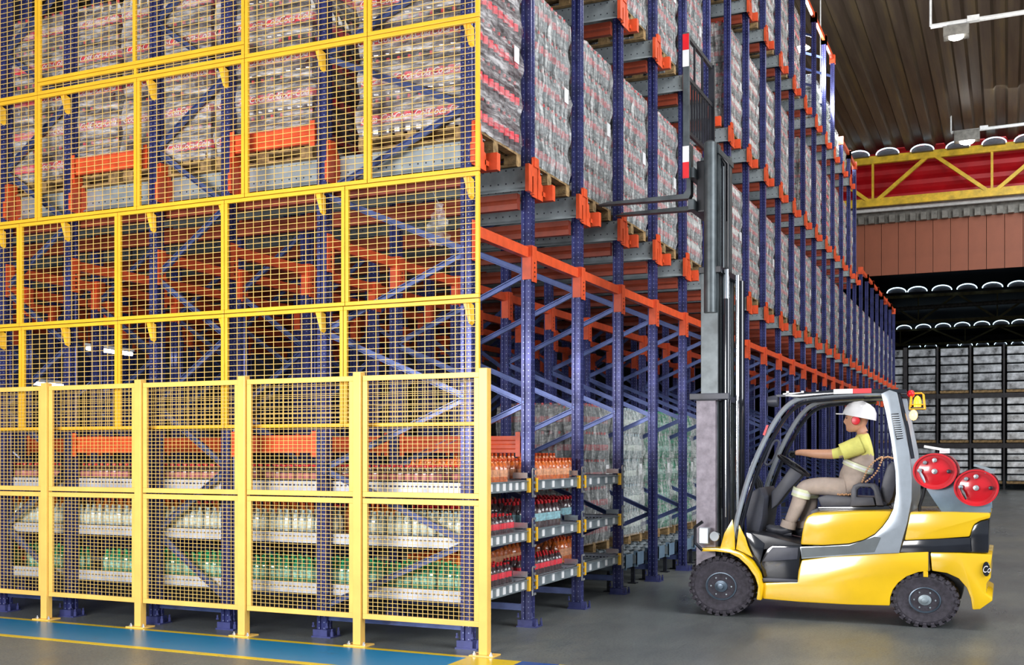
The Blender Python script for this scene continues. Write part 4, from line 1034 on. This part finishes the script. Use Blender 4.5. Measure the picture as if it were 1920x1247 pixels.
# head modelled ring by ring: chin, mouth, nose, eyes, brow, crown (faces -X)
def head_mesh():
    mb = MB(); cx0 = JT['skull']; n = 20
    hc = J(1607, 789); R = []
    prof = [(-.115, .030, -.040), (-.100, .052, -.028), (-.075, .068, -.014), (-.045, .078, -.004), (-.01, .086, 0), (.03, .092, 0), (.06, .090, 0), (.09, .075, .004), (.11, .045, .008), (.118, .01, .01)]
    vs = []
    for z, r, ox in prof:
        for k in range(n):
            t = 2*PI*k/n; x = math.cos(t); y = math.sin(t)
            xx = x*r*1.12+ox; yy = y*r*.84; fr = max(0, -x)
            if fr > .93: xx -= {-.045: .012, -.01: .030, .03: .006, -.075: .010, -.1: .012}.get(z, 0)       # nose, lips, chin
            if .7 < fr < .93 and z == .03: xx += .010                                                       # eye sockets
            vs.append((hc.x+xx, hc.y+yy, hc.z+z*.92))
    fs = [(i*n+k, i*n+(k+1) % n, (i+1)*n+(k+1) % n, (i+1)*n+k) for i in range(len(prof)-1) for k in range(n)]
    fs += [tuple(range(n)), tuple((len(prof)-1)*n+k for k in range(n))]
    mb.add(vs, fs)
    for s in (-1, 1):
        mb.lathe([(.012, -.004), (.03, 0), (.026, .012)], 10, axis='y', c=(hc.x+.012, hc.y+s*.074, hc.z+.0), sz=1.2)   # ears
    mb.cur = 1
    for s in (-1, 1): mb.ball((hc.x-.088, hc.y+s*.032, hc.z+.026), .009, 8); mb.tube([(hc.x-.096, hc.y+s*.018, hc.z+.045), (hc.x-.090, hc.y+s*.048, hc.z+.046)], .004, 6)
    mb.cur = 2; mb.tube([(hc.x-.092, hc.y-.022, hc.z-.062), (hc.x-.099, hc.y, hc.z-.060), (hc.x-.092, hc.y+.022, hc.z-.062)], .005, 6)
    return mb, hc
hm, HC = head_mesh()
M['eye'] = mat('dark_eye', (.03, .02, .02), .3); M['lip'] = mat('lip', (.5, .2, .16), .5)
hmesh = hm.mesh('head', [M['skin'], M['eye'], M['lip']], smooth=True)
# join head and body into one continuous mesh, materials by garment
bm = bmesh.new(); bm.from_mesh(body); nb = len(bm.faces)
mats_ = [M['shirt'], M['skin'], M['shirt_yellow'], M['glove'], M['eye'], M['lip']]
xs_el = JT['eln'].x
ysh = zz(JT['chest'].x, YD, 853)
for f_ in bm.faces:
    c = f_.calc_center_median(); i = 0
    px_w = (c.x-JT['wrn'].x); 
    if c.z > JT['neck'].z-.012: i = 1
    elif c.z > ysh: i = 2
    if c.x < P(1578, 850, YD).x and c.z > P(1578, 880, YD).z:
        i = 1
        if c.x > P(1572, 850, YD).x-.02: i = 2
        if c.x < P(1497, 850, YD).x: i = 3
    f_.material_index = i; f_.smooth = True
hb_ = bmesh.new(); hb_.from_mesh(hmesh); tmp = bpy.data.meshes.new('t')
for f_ in hb_.faces: f_.material_index = {0: 1, 1: 4, 2: 5}[f_.material_index]
hb_.to_mesh(tmp); bm.from_mesh(tmp)
# gloved fingers curled round the wheel rim
def fing(path, r):
    m_ = MB().tube(path, r, 8).mesh('f', M['glove'], smooth=True); b_ = bmesh.new(); b_.from_mesh(m_)
    for f_ in b_.faces: f_.material_index = 3; f_.smooth = True
    t_ = bpy.data.meshes.new('t'); b_.to_mesh(t_); bm.from_mesh(t_)
for sd, s in (('n', -1), ('f', 1)):
    p = JT['pa'+sd]
    for j, ln in enumerate((.9, 1.0, .95, .78)):
        o = Vector((0, (j-1.5)*.019, -.002*j)); a = p+o
        fing([a+Vector((.01, 0, .012)), a+Vector((-.032*ln, 0, .014)), a+Vector((-.052*ln, 0, -.008)), a+Vector((-.044*ln, 0, -.032)), a+Vector((-.022*ln, 0, -.038))], [.011, .0105, .0095, .009, .007])
    fing([p+Vector((.012, -s*.02, .0)), p+Vector((-.005, -s*.04, -.006)), p+Vector((-.022, -s*.036, -.026)), p+Vector((-.03, -s*.024, -.036))], [.013, .012, .010, .008])
bmesh.ops.translate(bm, verts=bm.verts, vec=-DW)
fin = bpy.data.meshes.new('body'); bm.to_mesh(fin); bm.free()
for m_ in mats_: fin.materials.append(m_)
link('body', fin, dr, own=tuple(DW))
WP[dr.name] = tuple(DW)
# garment bands, sleeves, helmet, muffs, boots
def ringband(c, d, r1, r2, wdt, m, name, up=(0, 1, 0)):
    d = Vector(d).normalized(); a = Vector(up); b = d.cross(a).normalized(); a = b.cross(d).normalized(); n = 24; vs = []
    for t_ in (-wdt/2, wdt/2):
        for k in range(n):
            g = 2*PI*k/n; vs.append(Vector(c)+d*t_+a*math.cos(g)*r1+b*math.sin(g)*r2)
    MB().add(vs, [(k, (k+1) % n, (k+1) % n+n, k+n) for k in range(n)]).build(name, m, dr, smooth=True)
wc = J(1609, 874); spine = (JT['upchest']-JT['waist'])
ringband(wc, spine, .170, .146, .022, M['band_white'], 'reflective_band'); 
for o_ in (-.02, .02): ringband(wc+spine.normalized()*o_, spine, .168, .144, .016, M['band'], 'reflective_band')
for sd in 'nf':
    a, b = JT['sh'+sd], JT['el'+sd]; dd = (b-a)
    ringband(a+dd*.50, dd, .079, .079, .035, M['band_white'], 'sleeve_band')
    sl = MB().tube([a+dd*.05, a+dd*.3, a+dd*.6, a+dd*.78], [.085, .086, .080, .078], 16, caps=False).build('sleeve', M['shirt_yellow'], dr, smooth=True)
    k1, k2 = JT['kn'+sd], JT['cf'+sd]; ld = k2-k1
    for o_, m_ in ((-.028, 'band'), (0, 'band_white'), (.028, 'band')): ringband(k1+ld*.32+ld.normalized()*o_, ld, .088, .090, .028, M[m_], 'trouser_band')
    an = JT['an'+sd]
    MB().tube([an+ld.normalized()*-.05, an+ld.normalized()*.02], [.072, .076], 14, caps=False).build('trouser_cuff', M['shirt'], dr, smooth=True)
    fx, fz = an.x, an.z
    bt = MB().tube([an+Vector((.0, 0, .02)), an+Vector((-.005, 0, -.04)), an+Vector((-.05, 0, -.045)), an+Vector((-.13, 0, -.038)), an+Vector((-.19, 0, -.022)), an+Vector((-.215, 0, -.016))], [.045, .052, .048, .042, .034, .012], 14)
    bt.tube([an+Vector((.035, 0, -.075)), an+Vector((-.05, 0, -.078)), an+Vector((-.14, 0, -.062)), an+Vector((-.21, 0, -.042))], [.026, .024, .022, .016], 10)
    bt.build('boot', M['boot'], dr, smooth=True)
hp_ = [(.001, .112), (.05, .106), (.085, .082), (.104, .045), (.110, .008), (.112, -.012)]
hc2 = HC+Vector((.022, 0, .045))
hh_ = MB().lathe(hp_[::-1], 22, c=(0, 0, 0), sx=1.18, sz=.93)
hh_.add([(-.11, -.07, -.012), (-.175, -.045, -.022), (-.185, 0, -.022), (-.175, .045, -.022), (-.11, .07, -.012), (-.11, -.07, -.004), (-.175, -.045, -.014), (-.185, 0, -.014), (-.175, .045, -.014), (-.11, .07, -.004)],
        [(0, 1, 2, 3, 4), (5, 6, 7, 8, 9), (0, 1, 6, 5), (1, 2, 7, 6), (2, 3, 8, 7), (3, 4, 9, 8)])
for y in (-.02, .02): hh_.tube([(-.10, y, .05), (-.05, y, .10), (.0, y, .116), (.06, y, .10), (.105, y, .055)], .006, 6)
rt = Matrix.Rotation(math.radians(12), 4, 'Y') @ Matrix.Scale(1.2, 4)
hh_.v = [tuple(rt @ Vector(v)+hc2) for v in hh_.v]
hh_.build('helmet', M['helmet'], dr, smooth=True)
for s in (-1, 1):
    MB().lathe([(.025, .0), (.040, .004), (.042, .03), (.036, .042), (.015, .046)] if s > 0 else [(.015, -.046), (.036, -.042), (.042, -.03), (.040, -.004), (.025, 0)], 16, axis='y', c=(HC.x+.0, HC.y+s*.078, HC.z-.0), sx=.95, sz=1.05).build('ear_muff', M['muff'], dr, smooth=True)

# ------------------------------------------------------------------ far end: trusses, skylight arches, far racks, lamps
def truss(Y, zb_, zt_, m, label, x0=-11, x1=9, step=4.3, ph=0, nm_='roof truss', ch=.16):
    t = thing('roof_truss', label, 'truss', (0, Y, zb_), 'steel roof trusses')
    MB().box(x0, x1, Y-.09, Y+.09, zt_-ch, zt_).build('top_chord', M[m], t)
    MB().box(x0, x1, Y-.09, Y+.09, zb_, zb_+ch*.8).box(x0, x1, Y-.02, Y+.02, zb_+ch*.8, zb_+ch*1.1).build('bottom_chord', M[m], t)
    x = x0+ph
    while x < x1:
        MB().bar((x, Y, zb_+.1), (x+step/2, Y, zt_-.1), .14, .14, up=(0, 1, 0)).build('diagonal', M[m], t)
        MB().bar((x+step/2, Y, zt_-.1), (x+step, Y, zb_+.1), .14, .14, up=(0, 1, 0)).build('diagonal', M[m], t)
        MB().bar((x+step, Y, zb_+.1), (x+step, Y, zt_-.1), .09, .09, up=(0, 1, 0)).build('vertical', M[m], t)
        x += step
    return t
TY = 46.6
zc = lambda py, Y, px=1760: zz(onY(px, Y), Y, py)
xv = onY(1860, TY); stp = (onY(1860, TY)-onY(1746, TY))*2
truss(TY, zc(377, TY), zc(281, TY), 'truss_y', 'yellow steel truss in front of the red bulkhead sheets', ph=(xv+11) % stp, step=stp, ch=.30)
T2 = 84; T3 = 107; T4 = 122
s2 = (onY(1870, T2)-onY(1795, T2))*2
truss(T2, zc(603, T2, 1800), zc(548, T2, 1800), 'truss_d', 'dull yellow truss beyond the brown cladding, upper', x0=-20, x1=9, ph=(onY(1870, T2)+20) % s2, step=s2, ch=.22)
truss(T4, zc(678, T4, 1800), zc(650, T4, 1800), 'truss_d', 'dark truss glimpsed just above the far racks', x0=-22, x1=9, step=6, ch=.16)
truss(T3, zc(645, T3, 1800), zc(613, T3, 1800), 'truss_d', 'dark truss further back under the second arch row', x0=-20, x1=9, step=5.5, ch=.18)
MB_ = MB().tube([(-14, T2-6, zc(577, T2-6, 1800)), (8, T2-6, zc(567, T2-6, 1800))], .14, 8)
tag(MB_.build('duct', M['grey_sheet'], smooth=True), 'grey pipe running across behind the far trusses', 'pipe')
M['arch_dark'] = mat('arch_shell_metal', (.09, .08, .09), .5, .2, .2)
def arch_mesh(r, th):
    pth = [(r*math.cos(PI*i/14), 0, r*.55*math.sin(PI*i/14)) for i in range(15)]
    return MB().tube(pth, th, 6).mesh('arch_glazing', M['daylight'], smooth=True), MB().prism([(r*.93*math.cos(PI*i/14), r*.5*math.sin(PI*i/14)) for i in range(15)], 0, .3).mesh('arch_shell', M['arch_dark'], smooth=True)
def arches(Y, py, pxs, wpx, label, g, thk=.75):
    Lp = onY(pxs[0]+wpx, Y)-onY(pxs[0], Y); mg, ms = arch_mesh(Lp/2, Lp*.038*thk)
    for i, px in enumerate(pxs):
        X = onY(px, Y); z = zz(X, Y, py(px))
        t = thing('skylight_arch', f'{label}, {ORD[i]} from the left', 'skylight', (X, Y, z), g)
        link('arch_glazing', mg, t); link('arch_shell', ms, t, (0, .1, 0))
arches(T2-.6, lambda x: 549-(x-1680)*.055, [1681, 1720, 1766, 1813, 1861, 1909], 36, 'bright arched skylight end in the upper far row', 'arched skylights, upper far row')
arches(T3-.6, lambda x: 618-(x-1680)*.05, [1695, 1731, 1768, 1804, 1841, 1877, 1912], 28, 'bright arched skylight end in the lower far row', 'arched skylights, lower far row')
arches(T4-.6, lambda x: 652-(x-1680)*.03, [1715, 1745, 1787, 1812, 1842, 1876, 1908], 22, 'faint arched skylight end just above the far racks', 'arched skylights over the far racks')
arches(TY-.4, lambda x: 295-(x-1600)*.098, [1609, 1664, 1729, 1796, 1864, 1925], 42, 'arched skylight end sitting on the yellow truss', 'arched skylights on the yellow truss')
# far racks
RY = 50.0
fz = lambda py, px=1800: zz(onY(px, RY), RY, py)
lv = [.25, fz(830), fz(737)]
hL = (fz(647)-fz(735))*.93
xs = [onY(p, RY) for p in (1690, 1762, 1833, 1888, 1944)]
fload = {}
def farload(wd, hh):
    mb = MB(); rnd = random.Random(3); n = 5
    for k in range(n):
        z0 = hh*k/n; z1 = hh*(k+.86)/n
        mb.cur = 0; mb.box(-wd/2+.02, wd/2-.02, 0, .9, z0+.02, z1)
        mb.cur = 1; mb.box(-wd/2+.06, wd/2-.06, -.012, 0, z0+(z1-z0)*.30, z0+(z1-z0)*.75)
    return mb
for li, z in enumerate(lv):
    for i in range(6):
        xa_ = -5.2+i*1.28; wd = 1.12
        t = thing('stored_load', f'film-wrapped load on the {["floor", "middle", "top"][li]} tier of the far rack, {ORD[i]} from the left', 'pallet load', (xa_+.6, RY, z), 'wrapped loads in the far rack')
        hh = hL if li else lv[1]-.55
        for k in range(5):
            a = hh*k/5; b = hh*(k+.84)/5
            MB().box(xa_+.04, xa_+wd, RY, RY+.9, z+.12+a, z+.12+b).build('layer', M['far_layer'] if 'far_layer' in M else M.setdefault('far_layer', mat('far_wrapped_layer', (.52, .55, .60), .18, .1, .75, 2.6)), t, bevel=.03)
        MB().box(xa_+.02, xa_+wd+.02, RY-.02, RY+.9, z, z+.1).build('pallet', M['wood'], t)
for i in range(6):
    x = -5.27+i*1.28+(.0 if i else 0)
    if i % 2 == 0 or True:
        t = thing('far_upright', f'dark rack upright of the far rack, {ORD[i]} from the left', 'rack post', (x, RY-.08, 0), 'dark uprights of the far rack')
        wpost = .15 if i == 1 else .07
        MB().box(x-wpost/2, x+wpost/2, RY-.14, RY-.05, 0, 6.0).build('post', M['dark'], t)
        MB().box(x-.12, x+.12, RY-.2, RY, 0, .02).build('foot', M['dark'], t)
for li, z in enumerate(lv[1:]):
    tag(MB().box(-5.3, 3, RY-.1, RY-.04, z-.22, z-.03).build('far_beam', M['dark']), f'dark beam under the {["middle", "top"][li]} tier of the far rack', 'beam')
# dark column and roof edge by the end of the aisle
# lamps in the roof, conduits
def lamp(px, py, Y, label, cx0, cx1, cpy):
    p = P(px, py, Y); z = p.z
    t = thing('ceiling_lamp', label, 'lamp', (p.x, Y, z), 'lit ceiling lamps over the aisle')
    wd = onY(px+24, Y)-onY(px-24, Y); hgt = wd*.5
    MB().add([(p.x-wd/2, Y-.2, z+hgt), (p.x+wd/2, Y-.2, z+hgt), (p.x+wd/2, Y+.2, z+hgt), (p.x-wd/2, Y+.2, z+hgt), (p.x-wd*.5, Y-.2, z+.05), (p.x+wd*.5, Y-.2, z+.05), (p.x+wd*.5, Y+.2, z+.05), (p.x-wd*.5, Y+.2, z+.05)],
             [(0, 1, 2, 3), (0, 1, 5, 4), (1, 2, 6, 5), (2, 3, 7, 6), (3, 0, 4, 7), (4, 5, 6, 7)]).build('housing', M['grey_sheet'], t, bevel=.01)
    MB().lathe([(.55, 0), (.5, -.35), (.2, -.5)][::-1], 16, c=(p.x, Y, z), sx=wd*.52, sz=.18*1).build('bulb', M['lampglow'], t, smooth=True) if False else MB().ball((p.x, Y-.08, z+.02), wd*.30, 12, (1, .5, .42)).build('bulb', M['lampglow'], t, smooth=True)
    a = P(cx0, cpy(cx0), Y); b = P(cx1, cpy(cx1), Y)
    for sx in (-1, 1):
        xx = p.x+sx*wd*.45; zz_ = a.z+(b.z-a.z)*(xx-a.x)/(b.x-a.x)
        MB().bar((xx, Y, z+hgt), (xx, Y, zz_), .025, .025).build('hanger', M['conduit'], t)
    MB().tube([a, b], .06, 8).build('conduit', M['conduit'], t, smooth=True)
    MB().tube([a, (a.x, a.y, ROOFZ+.1)], .03, 6).build('drop_rod', M['conduit'], t)
    c2 = P(px+32, cpy(px+32), Y); MB().box(c2.x-.14, c2.x+.14, Y-.08, Y+.08, c2.z-.04, c2.z+.1).build('junction_box', M['conduit'], t)
    return p
lamp(1793, 74, 29.5, 'lit white lamp hanging from the nearer conduit under the roof', 1745, 1990, lambda x: 50-(x-1745)*.155)
lamp(1813, 268, 43.5, 'small lit lamp hanging just above the yellow truss', 1783, 1990, lambda x: 249-(x-1783)*.12)
for i, (nn, zl) in enumerate(((13, 10.75), (15, 10.2))):  # lamps added only to brighten the clear loads on the top level
    y = lane_y(nn); t = thing('load_fill_lamp', f'added lamp brightening the clear loads, {["nearer", "farther"][i]} one', 'lamp', (-4.3, y, zl), 'added lamps above the clear loads')
    MB().lathe([(.05, .22), (.06, .12), (.2, 0), (.2, -.01)], 18, c=(-4.3, y, zl)).build('shade', M['conduit'], t, smooth=True)
    MB().ball((-4.3, y, zl-.02), .13, 10, (1, 1, .5)).build('bulb', M['lampglow'], t, smooth=True)
    MB().tube([(-4.3, y, zl+.2), (-4.3, y, ROOFZ+.1)], .015, 6).build('drop_rod', M['conduit'], t)
    pl = bpy.data.lights.new('load_fill_light', 'POINT'); pl.energy = 260; pl.shadow_soft_size = .15; po = bpy.data.objects.new('load_fill_light', pl); COL.objects.link(po); po.location = (-4.1, y, zl-.25)
# fluorescent fittings glimpsed deep in the rack
for (px0, py0, px1, py1, Y, lab) in ((163, 653, 247, 664, 9.75, 'lit fluorescent tube fitting behind the mesh guard, long slanted one'), (56, 718, 118, 724, 9.9, 'lit fluorescent tube fitting behind the mesh, lower left one')):
    a, b = P(px0, py0, Y), P(px1, py1, Y)
    t = thing('tube_light', lab, 'lamp', tuple(a), 'tube lights deep in the rack')
    MB().tube([a, b], .022, 8).build('tube', M['tube'], t, smooth=True)
    MB().bar(a+Vector((0, 0, .045)), b+Vector((0, 0, .045)), .09, .03).build('fitting', M['conduit'], t)
    MB().tube([a+Vector((0, 0, .05)), (a.x, a.y, 3.9)], .008, 6).build('drop_wire', M['dark'], t); MB().tube([b+Vector((0, 0, .05)), (b.x, b.y, 3.9)], .008, 6).build('drop_wire', M['dark'], t)

# scrap of plastic film caught on a rail inside the guard
sp_ = P(822, 425, 8.3); rnd = random.Random(5); mb = MB(); vs = []
for i in range(11):
    for j in range(7):
        a = i/10; w2 = (.03+.09*a)*(1+.2*math.sin(i*1.7))
        vs.append((sp_.x+(j/6-.5)*2*w2+rnd.uniform(-.015, .015), sp_.y+.05*math.sin(j*1.9+i*.8)+rnd.uniform(-.02, .02), sp_.z+.20-a*.36))
mb.add(vs, [(i*7+j, i*7+j+1, (i+1)*7+j+1, (i+1)*7+j) for i in range(10) for j in range(6)])
mb.tube([(sp_.x, sp_.y, sp_.z+.2), (sp_.x, LINES[0]+.15, LV[0]-.1)], .004, 5)
tag(mb.build('film_scrap', M['film'], smooth=True), 'torn scrap of clear film hanging behind the mesh near the rack corner', 'plastic scrap')
